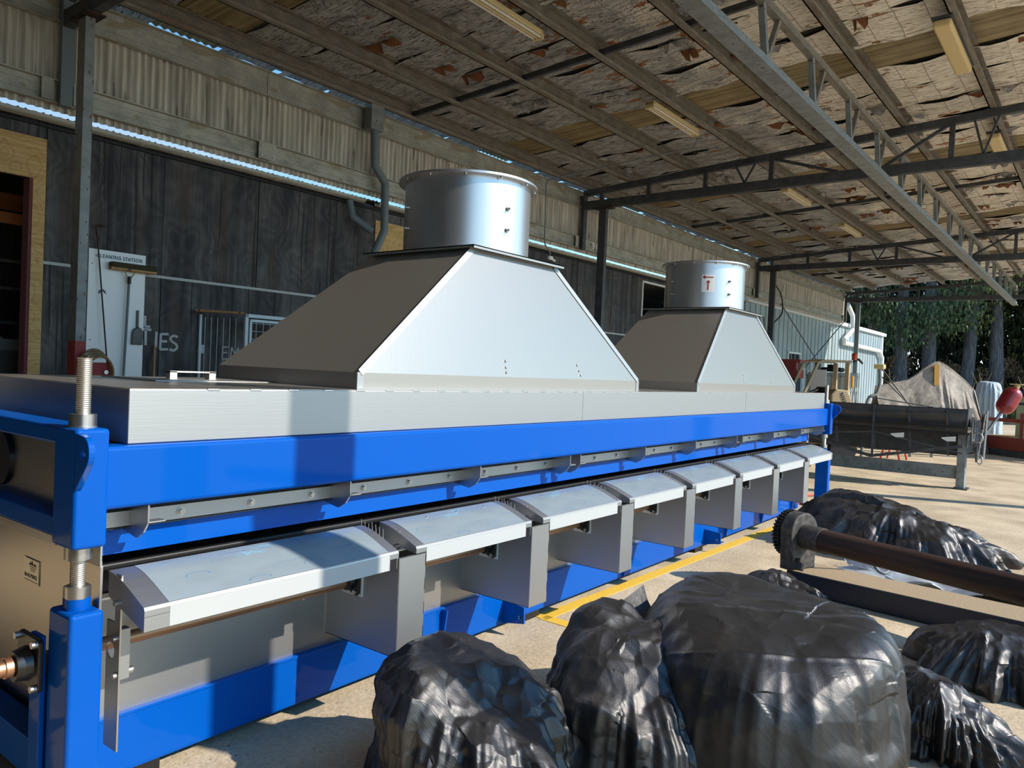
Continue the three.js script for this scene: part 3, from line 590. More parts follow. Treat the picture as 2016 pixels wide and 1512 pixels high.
  for (const x of [0.3, 2.9, 5.6, 8.2]) part(m, 'floor_pad', bb(x - 0.09, x + 0.09, 0, 0.05, -0.42, -0.34), M.black);
  for (const x of [0.3, 2.9, 5.6, 8.2]) part(m, 'floor_pad', bb(x - 0.09, x + 0.09, 0, 0.05, -1.42, -1.34), M.black);
  part(m, 'drive_shaft', rod([-0.5, 0.618, -0.175], [8.45, 0.618, -0.175], 0.024, 0.024, 20), M.shaft);
  part(m, 'shaft_end', rod([-0.62, 0.618, -0.175], [-0.215, 0.618, -0.175], 0.0275, 0.0275, 24), M.copper, 'bare coppery shaft end');
  // --- tray covers and chutes ---
  const prof = [[0.13, 0.782], [0.13, 0.803], [0.1285, 0.8085], [0.124, 0.8135], [0.03, 0.852], [-0.02, 0.870], [-0.06, 0.881], [-0.115, 0.888], [-0.118, 0.88], [-0.06, 0.873], [-0.02, 0.862], [0.03, 0.844], [0.122, 0.804], [0.124, 0.782]];
  for (let k = 0; k < 8; k++) {
    const x0 = k ? 0.30 + k : 0.062, x1 = k === 7 ? 8.29 : 1.19 + k, fa = x0 + (k ? 0.055 : 0.085), fb = x1 - 0.055;
    const t = part(m, 'tray_cover', slab(prof, 'x', x0, x1), M.ss);
    const xf0 = k ? x0 + 0.066 : x0, xf1 = k === 7 ? x1 : x1 - 0.05;
    part(t, 'front_flange', bb(xf0, xf1, 0.735, 0.783, 0.124, 0.13), M.ss);
    for (const xe of [x0 + 0.001, x1 - 0.004]) part(t, 'end_cap', slab([[0.124, k && xe < x0 + 0.01 ? 0.782 : 0.735], [0.124, 0.804], [0.03, 0.844], [-0.02, 0.862], [-0.06, 0.873], [-0.115, 0.879], [-0.115, 0.80]], 'x', xe, xe + 0.003), M.ss);
    const line = [[0.1235, 0.8148], [0.03, 0.8532], [-0.02, 0.8712], [-0.06, 0.8822], [-0.113, 0.8892]], len = [0]; for (let i = 1; i < line.length; i++) len.push(len[i - 1] + Math.hypot(line[i][0] - line[i - 1][0], line[i][1] - line[i - 1][1]));
    const film = grid(1, line.length - 1, (u, v) => { const q = line[Math.round(v * (line.length - 1))]; return [mixf(fa, fb, u), q[1], q[0]]; });
    for (let i = 0; i < film.attributes.uv.count; i++) { const u = Math.round(film.attributes.uv.getX(i)), v = Math.round(film.attributes.uv.getY(i) * (line.length - 1)); film.attributes.uv.setXY(i, u * (fb - fa) + (k % 3) * 0.06, 0.2 + len[v] * 2.2); }
    part(t, 'protective_film', film, M.film, 'pale blue printed protective film');
    part(t, 'front_film', bb(Math.max(fa, xf0), Math.min(fb, xf1), 0.736, 0.802, 0.13, 0.131), phy({ color: 0xb2b6b6, roughness: 0.4 }));
    if (k) for (const f of [0.3, 0.55, 0.8]) part(t, 'screw', rod([mixf(x0, x1, f), 0.8825, -0.065], [mixf(x0, x1, f), 0.888, -0.065], 0.004), M.bolt);
    if (k < 7) {                                         // the chute between this tray and the next
      const a = 1.195 + k, b = a + 0.168, y0 = 0.335, y1 = 0.772;
      const c = part(m, 'chute', [bb(a, a + 0.003, y0, y1, -0.352, 0.13), bb(b - 0.003, b, y0, y1, -0.352, 0.13), bb(a, b, y0, y1, 0.127, 0.13), bb(a, b, y0, y0 + 0.003, -0.352, 0.13)], M.ss);
      part(c, 'chute_lip', bb(a, b, y1, y1 + 0.004, 0.115, 0.131), M.ss);
      part(c, 'edge_weld', bb(a - 0.001, a + 0.004, y0, y1, 0.1265, 0.1315, 0.001), M.bolt);
      part(c, 'seam_weld', bb(a - 0.004, a + 0.001, y0, 0.70, -0.352, -0.347), M.bolt);
      const by = 0.622, bz = -0.165;
      part(c, 'bearing_pad', bb(a - 0.008, a, by - 0.062, by + 0.075, bz - 0.06, bz + 0.07), M.whitePl);
      part(c, 'bearing', [slab([[bz - 0.02, by + 0.07], [bz + 0.055, by + 0.07], [bz + 0.063, by + 0.06], [bz + 0.063, by - 0.045], [bz + 0.05, by - 0.058], [bz + 0.03, by - 0.055], [bz - 0.055, by - 0.02], [bz - 0.06, by + 0.02]], 'x', a - 0.022, a - 0.008, 0.002), rod([a - 0.045, by, bz], [a - 0.02, by, bz], 0.036, 0.04, 24)], M.blackGloss);
      part(c, 'bearing_bolt', [hexNut(a - 0.027, by - 0.04, bz + 0.043, 0.011, 0.011, 'x'), hexNut(a - 0.027, by + 0.055, bz + 0.043, 0.011, 0.011, 'x')], M.bolt);
      // spiked belt edge in the gap
      part(c, 'pin_plate', bb(a + 0.012, b - 0.03, 0.79, 0.796, -0.16, 0.07), M.ssDark);
      const pins = []; for (const [px, zs] of [[a + 0.03, [-0.05, -0.075, -0.1, -0.125, -0.15]], [a + 0.055, [-0.03, -0.055, -0.08, -0.105]], [b - 0.045, [0.01, -0.015, -0.04, -0.065]]]) for (const z of zs) pins.push(rod([px, 0.795, z], [px - 0.004, 0.905 - 0.25 * Math.abs(z + 0.15), z - 0.004], 0.0028, 0.0018, 6));
      part(c, 'pins', pins, M.bolt);
      part(c, 'white_clip', bb(a + 0.02, a + 0.055, 0.796, 0.806, -0.02, 0.04, 0.003), M.whitePl);
      part(c, 'clip_screw', hexNut(a + 0.06, 0.808, 0.05, 0.013, 0.02, 'x'), M.blackGloss);
    }
  }
  // --- near end: end panel, nameplate, slot plate, bearing ---
  const ep = part(m, 'lower_end_panel', bb(-0.006, 0.0, 0.22, 0.945, -1.34, -0.03), phy({ color: lin(0.6, 0.56, 0.5), metalness: 0.95, roughness: 0.3, bumpMap: T.smudge, bumpScale: 0.0006 }));
  part(m, 'far_end_panel', bb(8.44, 8.446, 0.22, 0.945, -1.34, -0.42), M.ss);
  part(ep, 'panel_edge', bb(-0.008, 0.002, 0.6, 0.93, -0.032, -0.026, 0.002), M.bolt);
  const np = part(m, 'nameplate', bb(-0.0085, -0.006, 0.77, 0.858, -0.622, -0.486), std({ color: lin(0.66, 0.63, 0.56), metalness: 0.85, roughness: 0.3 }));
  const onPlate = (g, y, z) => { g.rotateY(-Math.PI / 2); g.translate(-0.0086, y, z); return g; };
  part(np, 'nameplate_lettering', onPlate(new TextGeometry('McALPINES', { font: fontBold, size: 0.0145, depth: 0.0004, curveSegments: 3 }), 0.787, -0.614), M.black);
  const tri = (pts) => slab(pts, 'x', -0.0092, -0.0085);
  part(np, 'mountain_emblem', [tri([[-0.575, 0.834], [-0.565, 0.846], [-0.558, 0.838], [-0.55, 0.852], [-0.535, 0.834]]), tri([[-0.535, 0.834], [-0.525, 0.845], [-0.51, 0.834]]), bb(-0.0092, -0.0085, 0.827, 0.829, -0.57, -0.515), bb(-0.0092, -0.0085, 0.82, 0.822, -0.565, -0.52), bb(-0.0092, -0.0085, 0.813, 0.815, -0.56, -0.525), bb(-0.0092, -0.0085, 0.775, 0.777, -0.612, -0.5)], M.black);
  part(np, 'plate_border', [bb(-0.0092, -0.0085, 0.77, 0.858, -0.488, -0.486), bb(-0.0092, -0.0085, 0.856, 0.858, -0.6, -0.486)], M.black);
  const sp = part(m, 'slotted_plate', slab([[-0.125, 0.29], [-0.035, 0.29], [-0.035, 0.885], [-0.07, 0.885], [-0.07, 0.72], [-0.125, 0.72]], 'x', 0.066, 0.071, 0, [[-0.095, 0.62, 0.028]]), M.ssDark);
  part(sp, 'edge_fold', bb(0.066, 0.072, 0.29, 0.885, -0.037, -0.034), M.bolt);
  part(sp, 'plate_bolt', [hexNut(0.06, 0.545, -0.05, 0.012, 0.014, 'x'), hexNut(0.06, 0.79, -0.052, 0.01, 0.016, 'x'), hexNut(0.06, 0.67, -0.055, 0.01, 0.016, 'x')], M.bolt);
  part(sp, 'spacer_block', bb(0.072, 0.105, 0.53, 0.7, -0.075, -0.04), M.ss);
  part(sp, 'spacer_bolt', rod([0.105, 0.55, -0.055], [0.122, 0.55, -0.055], 0.012), M.bolt);
  part(m, 'bearing_post', bb(-0.118, -0.03, 0.0, 0.57, -0.26, -0.15, 0.008), M.blue);
  part(m, 'mount_plate', bb(-0.14, -0.124, 0.2, 0.71, -0.2, -0.122, 0.003), M.blue);
  const bu = part(m, 'end_bearing', [slab([[-0.25, 0.54], [-0.1, 0.54], [-0.09, 0.55], [-0.09, 0.70], [-0.1, 0.71], [-0.24, 0.71], [-0.255, 0.69]], 'x', -0.158, -0.142, 0.004), rod([-0.20, 0.618, -0.175], [-0.15, 0.618, -0.175], 0.046, 0.058, 28)], M.blackGloss, 'black flanged shaft bearing');
  part(bu, 'shaft_collar', rod([-0.225, 0.618, -0.175], [-0.205, 0.618, -0.175], 0.033, 0.033, 24), M.copper);
  for (const [y, z] of [[0.555, -0.105], [0.695, -0.105], [0.695, -0.235], [0.555, -0.235]]) part(bu, 'bearing_bolt', hexNut(-0.166, y, z, 0.012, 0.018, 'x'), M.bolt);
  part(m, 'lower_end_beam', bb(-0.11, -0.02, 0.19, 0.325, -1.3, -0.26, 0.006), M.blue);
  part(m, 'end_disc', rod([-0.075, 1.22, -0.70], [-0.04, 1.22, -0.70], 0.1, 0.1, 32), M.blackGloss);
}
// ================= EXHAUST HOODS =================
function hood(cx, label, sticker) {
  const cz = -0.66, y0 = 1.51, y1 = 1.585, y2 = 2.295, bx = 1.335, bz = 0.55, tx = 0.41, tz = 0.40;
  const h = thing('exhaust_hood', label, 'exhaust hood', [cx, y0, cz]);
  const quad = (a, b, c, d) => { const g = new THREE.BufferGeometry(); g.setAttribute('position', new THREE.Float32BufferAttribute([...a, ...b, ...c, ...a, ...c, ...d], 3)); g.computeVertexNormals(); return muv(g); };
  const L = cx - bx, R = cx + bx, F = cz + bz, B = cz - bz, l = cx - tx, r = cx + tx, f = cz + tz, b = cz - tz;
  const face = (p) => { const q = p.map((v) => v); return quad(...q); };
  part(h, 'front_panel', face([[L, y1, F], [R, y1, F], [r, y2, f], [l, y2, f]]), M.hood);
  part(h, 'rear_panel', face([[R, y1, B], [L, y1, B], [l, y2, b], [r, y2, b]]), M.hood);
  part(h, 'side_panel', face([[L, y1, B], [L, y1, F], [l, y2, f], [l, y2, b]]), M.hood);
  part(h, 'side_panel', face([[R, y1, F], [R, y1, B], [r, y2, b], [r, y2, f]]), M.hood);
  part(h, 'skirt', [quad([L, y0, F], [R, y0, F], [R, y1, F], [L, y1, F]), quad([R, y0, B], [L, y0, B], [L, y1, B], [R, y1, B]), quad([L, y0, B], [L, y0, F], [L, y1, F], [L, y1, B]), quad([R, y0, F], [R, y0, B], [R, y1, B], [R, y1, F])], M.hood);
  // folded edge strips along the front hips and the corners
  for (const [P, Q] of [[[L, y1, F], [l, y2, f]], [[R, y1, F], [r, y2, f]]]) part(h, 'hip_fold', bar([P[0] + (P[0] < cx ? 0.012 : -0.012), P[1], P[2] + 0.004], [Q[0] + (P[0] < cx ? 0.012 : -0.012), Q[1], Q[2] + 0.004], 0.034, 0.003, V(0, 0.2, 1)), M.ss);
  for (const x of [L + 0.015, R - 0.015]) part(h, 'corner_strip', bb(x - 0.02, x + 0.02, y0, y1, F - 0.01, F + 0.004, 0.002), M.ss);
  part(h, 'top_plate', [bb(cx - 0.452, cx + 0.452, 2.30, 2.306, cz - 0.445, cz + 0.445), bb(cx - 0.452, cx + 0.452, 2.288, 2.306, cz + 0.44, cz + 0.445), bb(cx - 0.452, cx - 0.447, 2.288, 2.306, cz - 0.445, cz + 0.445)], M.hood);
  const duct = part(h, 'duct', new THREE.CylinderGeometry(0.392, 0.392, 0.455, 96, 1, true).translate(cx, 2.532, cz), M.duct);
  const fl = new THREE.LatheGeometry([[0.392, 2.748], [0.432, 2.748], [0.434, 2.750], [0.434, 2.762], [0.432, 2.764], [0.388, 2.764], [0.388, 2.748]].map(([a, c]) => new THREE.Vector2(a, c)), 96).translate(cx, 0, cz);
  part(duct, 'flange', fl, M.duct);
  part(duct, 'inner_wall', new THREE.CylinderGeometry(0.388, 0.388, 0.455, 64, 1, true).translate(cx, 2.532, cz), M.ssDark);
  const on = (deg, y) => [cx + 0.392 * Math.sin(deg * Math.PI / 180), y, cz + 0.392 * Math.cos(deg * Math.PI / 180)];
  for (let a = 0; a < 360; a += 30) part(duct, 'flange_bolt', hexNut(cx + 0.415 * Math.sin((a + 8) * Math.PI / 180), 2.744, cz + 0.415 * Math.cos((a + 8) * Math.PI / 180), 0.008, 0.012), M.bolt);
  for (const deg of sticker ? [-30, 62, -118] : [-12, -112, 90]) for (const y of [2.45, 2.575]) {
    const p = on(deg, y), q = [p[0] + 0.03 * Math.sin(deg * Math.PI / 180), y, p[2] + 0.03 * Math.cos(deg * Math.PI / 180)];
    part(duct, 'duct_bolt', [rod(p, q, 0.008, 0.008, 10), rod([mixf(p[0], q[0], 0.1), y, mixf(p[2], q[2], 0.1)], [mixf(p[0], q[0], 0.4), y, mixf(p[2], q[2], 0.4)], 0.015, 0.015, 6)], M.bolt);
  }
  if (sticker) {
    const a = -62 * Math.PI / 180, cyl = (w, hh, dx, dy, rr) => grid(8, 1, (u, v) => { const t = a + (dx + (u - 0.5) * w) / rr; return [cx + rr * Math.sin(t), 2.545 + dy + (v - 0.5) * hh, cz + rr * Math.cos(t)]; });
    const s = part(duct, 'arrow_sticker', cyl(0.125, 0.17, 0, 0, 0.394), M.whitePl, 'white sticker with two red arrows');
    part(s.parent, 'red_arrow', [cyl(0.012, 0.07, 0, -0.03, 0.3952), cyl(0.034, 0.012, 0, 0.012, 0.3952), cyl(0.018, 0.012, 0, 0.022, 0.3952), cyl(0.09, 0.01, 0.004, 0.06, 0.3952), cyl(0.012, 0.034, -0.036, 0.06, 0.3952), cyl(0.012, 0.018, -0.046, 0.06, 0.3952)], std({ color: 0x9c2228, roughness: 0.6 }));
  }
  const n = V(0, F - f, y2 - y1).normalize();
  for (const dx of [-0.24, 0.56]) for (const t of [0.035, 0.075, 0.125]) part(h, 'rivet', new THREE.SphereGeometry(0.008, 8, 6).translate(cx + dx + t * (dx < 0 ? 0.05 : -0.3), mixf(y1, y2, t), mixf(F, f, t) + 0.001), M.bolt);
  return h;
}
hood(2.46, 'nearer stainless pyramid exhaust hood with round duct collar on the machine', false);
hood(6.18, 'farther stainless pyramid exhaust hood with arrow sticker on its duct collar', true);
// ================= LIGHT FITTINGS, CABLE (unlit) =================
const LIGHTS = [[4.1, 5.58, -2.6, 'twin fluorescent batten light nearest the camera on the fourth purlin', 1], [8.08, 9.54, -2.58, 'twin fluorescent batten light above the near hood, cable leaving its end', 1], [13.5, 14.95, -2.58, 'twin fluorescent batten light just beyond the second truss', 1], [17.35, 18.85, -2.56, 'twin fluorescent batten light short of the third truss', 1], [7.95, 9.47, 0.93, 'yellowed closed fluorescent light right of the lattice girder', 0], [12.4, 13.6, 0.93, 'yellowed fluorescent light beyond the truss at the right edge', 0]];
for (const [x0, x1, z, label, open] of LIGHTS) {
  const y = purlinBottom(z) - 0.002, g = thing('batten_light', label, 'ceiling light', [(x0 + x1) / 2, y, z], { shed: true, group: 'unlit fluorescent battens under the shed roof' });
  if (open) {
    part(g, 'housing', bb(x0, x1, y - 0.055, y, z - 0.07, z + 0.07, 0.008), M.cream);
    for (const dz of [-0.045, 0.0, 0.045]) part(g, 'tube', rod([x0 + 0.03, y - 0.072, z + dz], [x1 - 0.03, y - 0.072, z + dz], 0.016, 0.016, 10), dz ? M.creamWhite : M.cream);
    for (const x of [x0 + 0.02, x1 - 0.02]) part(g, 'end_cap', bb(x - 0.02, x + 0.02, y - 0.095, y, z - 0.07, z + 0.07, 0.006), M.cream);
  } else { part(g, 'housing', bb(x0 - 0.03, x1 + 0.03, y - 0.02, y, z - 0.1, z + 0.1), M.darkSteel); part(g, 'diffuser', bb(x0, x1, y - 0.11, y - 0.02, z - 0.09, z + 0.09, 0.03), std({ color: 0xd9c08a, roughness: 0.5 })); }
}
{
  const g = thing('hanging_cable', 'thin grey cable strung from the batten light and hanging by the wall', 'cable', [9.1, 3.5, -5.0], { shed: true });
  part(g, 'cable', pipe([[9.55, 5.22, -2.55], [9.75, 5.16, -2.7], [9.6, 5.08, -3.2], [9.3, 4.9, -4.4], [9.12, 4.8, -4.97], [9.1, 4.72, -5.0], [9.12, 4.2, -5.0], [9.13, 3.75, -5.0], [9.3, 3.62, -5.0], [9.3, 3.55, -5.0]], 0.012, 90, 6, 0.1), M.steelGrey);
  part(g, 'plug', [bb(9.25, 9.36, 3.5, 3.56, -5.02, -4.97, 0.01), rod([9.36, 3.52, -5], [9.44, 3.5, -5], 0.02)], M.whitePl);
}
// ================= ALONG THE BLACK WALL =================
{
  const z = WZ + 0.012, g = thing('cleaning_board', 'tall white board lettered CLEANING STATION leaning on the black wall', 'board', [2.7, 0.4, z], { shed: true });
  part(g, 'panel', bb(2.405, 3.005, 0.4, 2.715, z, z + 0.018), M.board);
  const t = new TextGeometry('-CLEANING STATION', { font: fontBold, size: 0.039, depth: 0.001, curveSegments: 3 });
  t.computeBoundingBox(); t.scale(0.5 / (t.boundingBox.max.x), 1, 1); t.translate(2.465, 2.63, z + 0.018);
  part(g, 'lettering', t, M.ink);
  for (const [x, y] of [[2.44, 2.56], [2.44, 1.75]]) part(g, 'screw', rod([x, y, z + 0.018], [x, y, z + 0.021], 0.006), M.ink);
  const mark = new THREE.TorusGeometry(0.026, 0.007, 4, 20, Math.PI * 1.1).translate(2.55, 2.255, z + 0.019); const teeth = []; for (let a = 0; a <= 180; a += 36) teeth.push(new THREE.BoxGeometry(0.014, 0.01, 0.003).rotateZ(a * Math.PI / 180).translate(2.55 + 0.037 * Math.cos(a * Math.PI / 180), 2.255 + 0.037 * Math.sin(a * Math.PI / 180), z + 0.019));
  part(g, 'cog_print', [mark, ...teeth], M.ink);
  const br = thing('yard_broom', 'upturned yard broom hung head up on the white board', 'broom', [2.8, 0.5, z + 0.05], { shed: true });
  part(br, 'bristles', bb(2.6, 3.1, 2.54, 2.60, z + 0.03, z + 0.11, 0.02), std({ color: 0x3b3a26, roughness: 1 }));
  part(br, 'head', bb(2.6, 3.1, 2.515, 2.545, z + 0.035, z + 0.1, 0.008), M.timber);
  part(br, 'brace', [bar([2.81, 2.42, z + 0.065], [2.75, 2.52, z + 0.065], 0.012, 0.012), bar([2.81, 2.42, z + 0.065], [2.88, 2.52, z + 0.065], 0.012, 0.012)], std({ color: 0x9aa05c, roughness: 0.6 }));
  part(br, 'ferrule', rod([2.81, 2.38, z + 0.065], [2.81, 2.46, z + 0.065], 0.02), M.black);
  part(br, 'handle', rod([2.77, 0.7, z + 0.055], [2.81, 2.42, z + 0.065], 0.014), M.greyPaint);
  const dp = thing('dustpan', 'black dustpan hanging by its handle on the white board', 'dustpan', [2.92, 1.72, z + 0.04], { shed: true });
  part(dp, 'pan', slab([[2.87, 1.72], [2.985, 1.72], [2.995, 1.86], [2.97, 1.90], [2.94, 1.915], [2.9, 1.9], [2.875, 1.86]], 'z', z + 0.02, z + 0.055, 0.008), M.blackGloss);
  part(dp, 'handle', bb(2.92, 2.945, 1.9, 2.1, z + 0.02, z + 0.04, 0.006), M.blackGloss);
  const rd = thing('hooked_rod', 'thin dark steel rod with bent top leaning across the white board', 'rod', [2.6, 0.3, z + 0.08], { shed: true });
  part(rd, 'rod', pipe([[2.68, 0.35, z + 0.2], [2.58, 1.6, z + 0.1], [2.475, 2.8, z + 0.05], [2.455, 2.95, z + 0.04], [2.48, 2.97, z + 0.04], [2.58, 2.965, z + 0.04]], 0.008, 80, 8, 0.1), M.rust);
  const co = thing('hose_coil', 'coil of tan hose hung on the pale post above the red box', 'hose', [2.12, 1.4, -5.12], { shed: true });
  for (let i = 0; i < 4; i++) part(co, 'coil_turn', new THREE.TorusGeometry(0.19 - 0.01 * i, 0.014, 8, 40).scale(0.75, 1, 1).translate(2.1 + 0.012 * i, 1.45 - 0.01 * i, -5.1 + 0.02 * i), std({ color: 0x8a7350, roughness: 0.7 }));
  const rb = thing('switch_box', 'red box fixed at the foot of the pale post', 'box', [2.1, 1.2, -5.1], { shed: true });
  part(rb, 'case', bb(2.05, 2.26, 1.2, 1.52, -5.165, -5.08, 0.01), std({ color: 0x96312d, roughness: 0.6 }));
  part(rb, 'knob', rod([2.2, 1.43, -5.08], [2.2, 1.43, -5.06], 0.02), M.bolt);
}
{
  const g = thing('wall_cage', 'pale grey wire mesh cage with open lid frame against the black wall', 'cage', [4.4, 1.2, -5.8], { shed: true });
  const x0 = 3.66, x1 = 5.25, y0 = 0.9, y1 = 2.15, zf = -5.62, zb = WZ + 0.02, xs = 3.9;
  part(g, 'side_frame', [bb(x0, x0 + 0.03, y0, y1 - 0.03, zb, zb + 0.03), bb(x0, xs, y0, y0 + 0.03, zb, zb + 0.03)], M.net);
  const w = []; for (let i = 1; i < 7; i++) w.push(rod([x0 + i * 0.05, y0, zb + 0.015 + i * 0.05], [x0 + i * 0.05, y1 - 0.06, zb + 0.015 + i * 0.05], 0.004, 0.004, 6)); part(g, 'side_bars', w, M.net);
  part(g, 'lid_board', bar([x0 - 0.06, y1 + 0.01, zb + 0.05], [4.0, y1 + 0.005, zf], 0.1, 0.025), M.timber);
  part(g, 'latch', bb(x0 - 0.005, x0 + 0.07, 1.66, 1.76, zb + 0.03, zb + 0.035), M.net);
  part(g, 'front_frame', [bb(4.0, 4.04, y0, y1, zf, zf + 0.04), bb(4.0, x1, y1 - 0.04, y1, zf, zf + 0.04), bb(x1 - 0.04, x1, y0, y1, zf, zf + 0.04), bb(4.0, x1, y0, y0 + 0.04, zf, zf + 0.04)], M.net);
  part(g, 'door_frame', [bb(4.06, 4.09, y0 + 0.06, y1 - 0.06, zf + 0.01, zf + 0.04), bb(4.06, x1 - 0.05, y1 - 0.09, y1 - 0.06, zf + 0.01, zf + 0.04)], M.net);
  const mesh = []; for (let x = 4.16; x < x1 - 0.05; x += 0.095) mesh.push(rod([x, y0 + 0.06, zf + 0.02], [x, y1 - 0.08, zf + 0.02], 0.0035, 0.0035, 6)); for (let y = y0 + 0.1; y < y1 - 0.1; y += 0.095) mesh.push(rod([4.08, y, zf + 0.024], [x1 - 0.05, y, zf + 0.024], 0.0035, 0.0035, 6));
  part(g, 'wire_mesh', mesh, M.net);
  const t = thing('yellow_stick', 'short tan stick leaning by the wall right of the board', 'stick', [3.1, 1.0, -5.9], { shed: true });
  part(t, 'stick', rod([3.06, 0.9, -5.85], [3.14, 1.72, -6.02], 0.012), M.timber);
}
{ // inside the doorway
  const g = thing('roof_joist', 'orange timber joist inside the doorway, sunlight put into its colour', 'joist', [1.2, 3.1, -7.4], { shed: true });
  part(g, 'beam', [bb(0.3, 3.2, 3.2, 3.38, -7.5, -7.45), bb(0.3, 3.2, 3.0, 3.12, -7.2, -7.15)], std({ color: 0xd98a52, roughness: 0.85 }));  // bright orange stands in for sunlight that does not reach the room
  const s = thing('storage_rack', 'dim grey shelf rails inside the doorway', 'rack', [1.6, 0, -7.6], { shed: true });
  for (const y of [1.9, 2.3, 2.62]) part(s, 'rail', bb(0.6, 3.3, y, y + 0.035, -7.7, -7.66), M.steelGrey);
  for (const x of [0.8, 3.2]) part(s, 'upright', bb(x, x + 0.05, 0, 2.9, -7.75, -7.7), M.steelGrey);
  const c = thing('workshop_cabinet', 'grey sloping topped cabinet inside the doorway', 'cabinet', [2.0, 0, -7.0], { shed: true });
  part(c, 'body', slab([[1.62, 0], [2.5, 0], [2.5, 1.72], [1.9, 1.72], [1.62, 1.9]], 'z', -7.3, -6.8, 0.01), M.greyPaint);
  part(c, 'front_panel', bb(1.7, 2.4, 1.0, 1.6, -6.8, -6.79), M.darkSteel);
}
// ================= BLACK TARPAULIN HEAPS =================
// a sheet dropped over something: u from crown to hem, v round it; folds deepen towards the hem, creases are sharp
const hash3 = (i, j, k, s) => { let h = Math.imul(i, 374761393) ^ Math.imul(j, 668265263) ^ Math.imul(k, 2147483647) ^ Math.imul(s, 1274126177); h = Math.imul(h ^ h >>> 13, 1274126177); h ^= h >>> 16; return (h >>> 0) / 4294967296; };
function crump(x, y, z, s) {               // flat facets meeting in sharp creases
  const i = Math.floor(x), j = Math.floor(y), k = Math.floor(z); let best = -9;
  for (let a = -1; a <= 1; a++) for (let b = -1; b <= 1; b++) for (let c = -1; c <= 1; c++) {
    const I = i + a, J = j + b, L = k + c, dx = x - I - hash3(I, J, L, s), dy = y - J - hash3(I, J, L, s + 1), dz = z - L - hash3(I, J, L, s + 2);
    const v = 1.3 * ((hash3(I, J, L, s + 3) - 0.5) * dx + (hash3(I, J, L, s + 4) - 0.5) * dy + (hash3(I, J, L, s + 5) - 0.5) * dz) * 2 - 0.9 * (dx * dx + dy * dy + dz * dz);
    if (v > best) best = v;
  }
  return clamp(best * 1.4, -1.2, 1.2);
}
function drape(o) {
  const { c, r, h, seed = 1, p = 3, fold = 0.1, crease = 0.05, n = [90, 220], freq = 1, q = 0.6 } = o, S = seed * 17.3;
  const ring = (list, a) => { if (!Array.isArray(list)) return list; let t = a / (Math.PI * 2) * list.length; t = ((t % list.length) + list.length) % list.length; const i = Math.floor(t), f = t - i, e = f * f * (3 - 2 * f); return mixf(list[i], list[(i + 1) % list.length], e); };
  const mean = (l) => (Array.isArray(l) ? l.reduce((s, x) => s + x, 0) / l.length : l);
  const g = grid(n[0], n[1], (u, v) => {
    const a = v * Math.PI * 2, R = ring(r, a), ca = Math.cos(a), sa = Math.sin(a);
    const s = u < 0.5 ? u * 1.6 : 0.8 + (u - 0.5) * 0.4;               // more rows on the flanks
    const drop = Math.pow(Math.max(0, 1 - Math.pow(s, ring(p, a))), q), H = mixf(mean(h), ring(h, a), smooth(0.05, 0.75, s));
    const x = R * s * ca, z = R * s * sa, y = H * drop, F = freq;
    const cr = -0.75 * crump(x * 2.6 * F + S, y * 2.6 * F, z * 2.6 * F + S, seed) + 0.34 * crump(x * 6 * F, y * 6 * F + S, z * 6 * F, seed + 40) - 0.15 * crump(x * 13 * F, y * 13 * F, z * 13 * F + S, seed + 80) + 0.35 * (1 - 2 * Math.abs(n3(x * 1.1 * F + S, y, z * 1.1 * F)));
    const pl = 0.65 * (1 - 2 * Math.abs(n2(ca * 1.7 + S, sa * 1.7 + S))) + 0.35 * (1 - 2 * Math.abs(n2(ca * 3.9 - S, sa * 3.9 + s * 0.5)));
    const k = smooth(0.55, 1, s), R2 = R * (s + fold * k * pl) + crease * cr * (0.25 + 0.75 * k);
    let sm = 0; for (const [nx, ny, nz, d] of o.seams ?? []) { const e = (nx * x + ny * y + nz * z - d) / 0.008; sm += 0.007 * Math.exp(-e * e); }
    const yy = y + sm + crease * cr * drop * smooth(0, 0.3, s) * 0.9;
    return [c[0] + R2 * ca, u > 0.995 ? 0.003 : Math.max(0.006 + 0.03 * (1 - u), yy), c[1] + R2 * sa];
  });
  const pos = g.attributes.position, uv = g.attributes.uv;
  for (let i = 0; i < pos.count; i++) uv.setXY(i, pos.getX(i) + pos.getY(i) * 0.6, pos.getZ(i) + pos.getY(i) * 0.7);
  flipIndexed(g);
  return g;
}
const TG = { group: 'black tarpaulin covered heaps in the yard' };
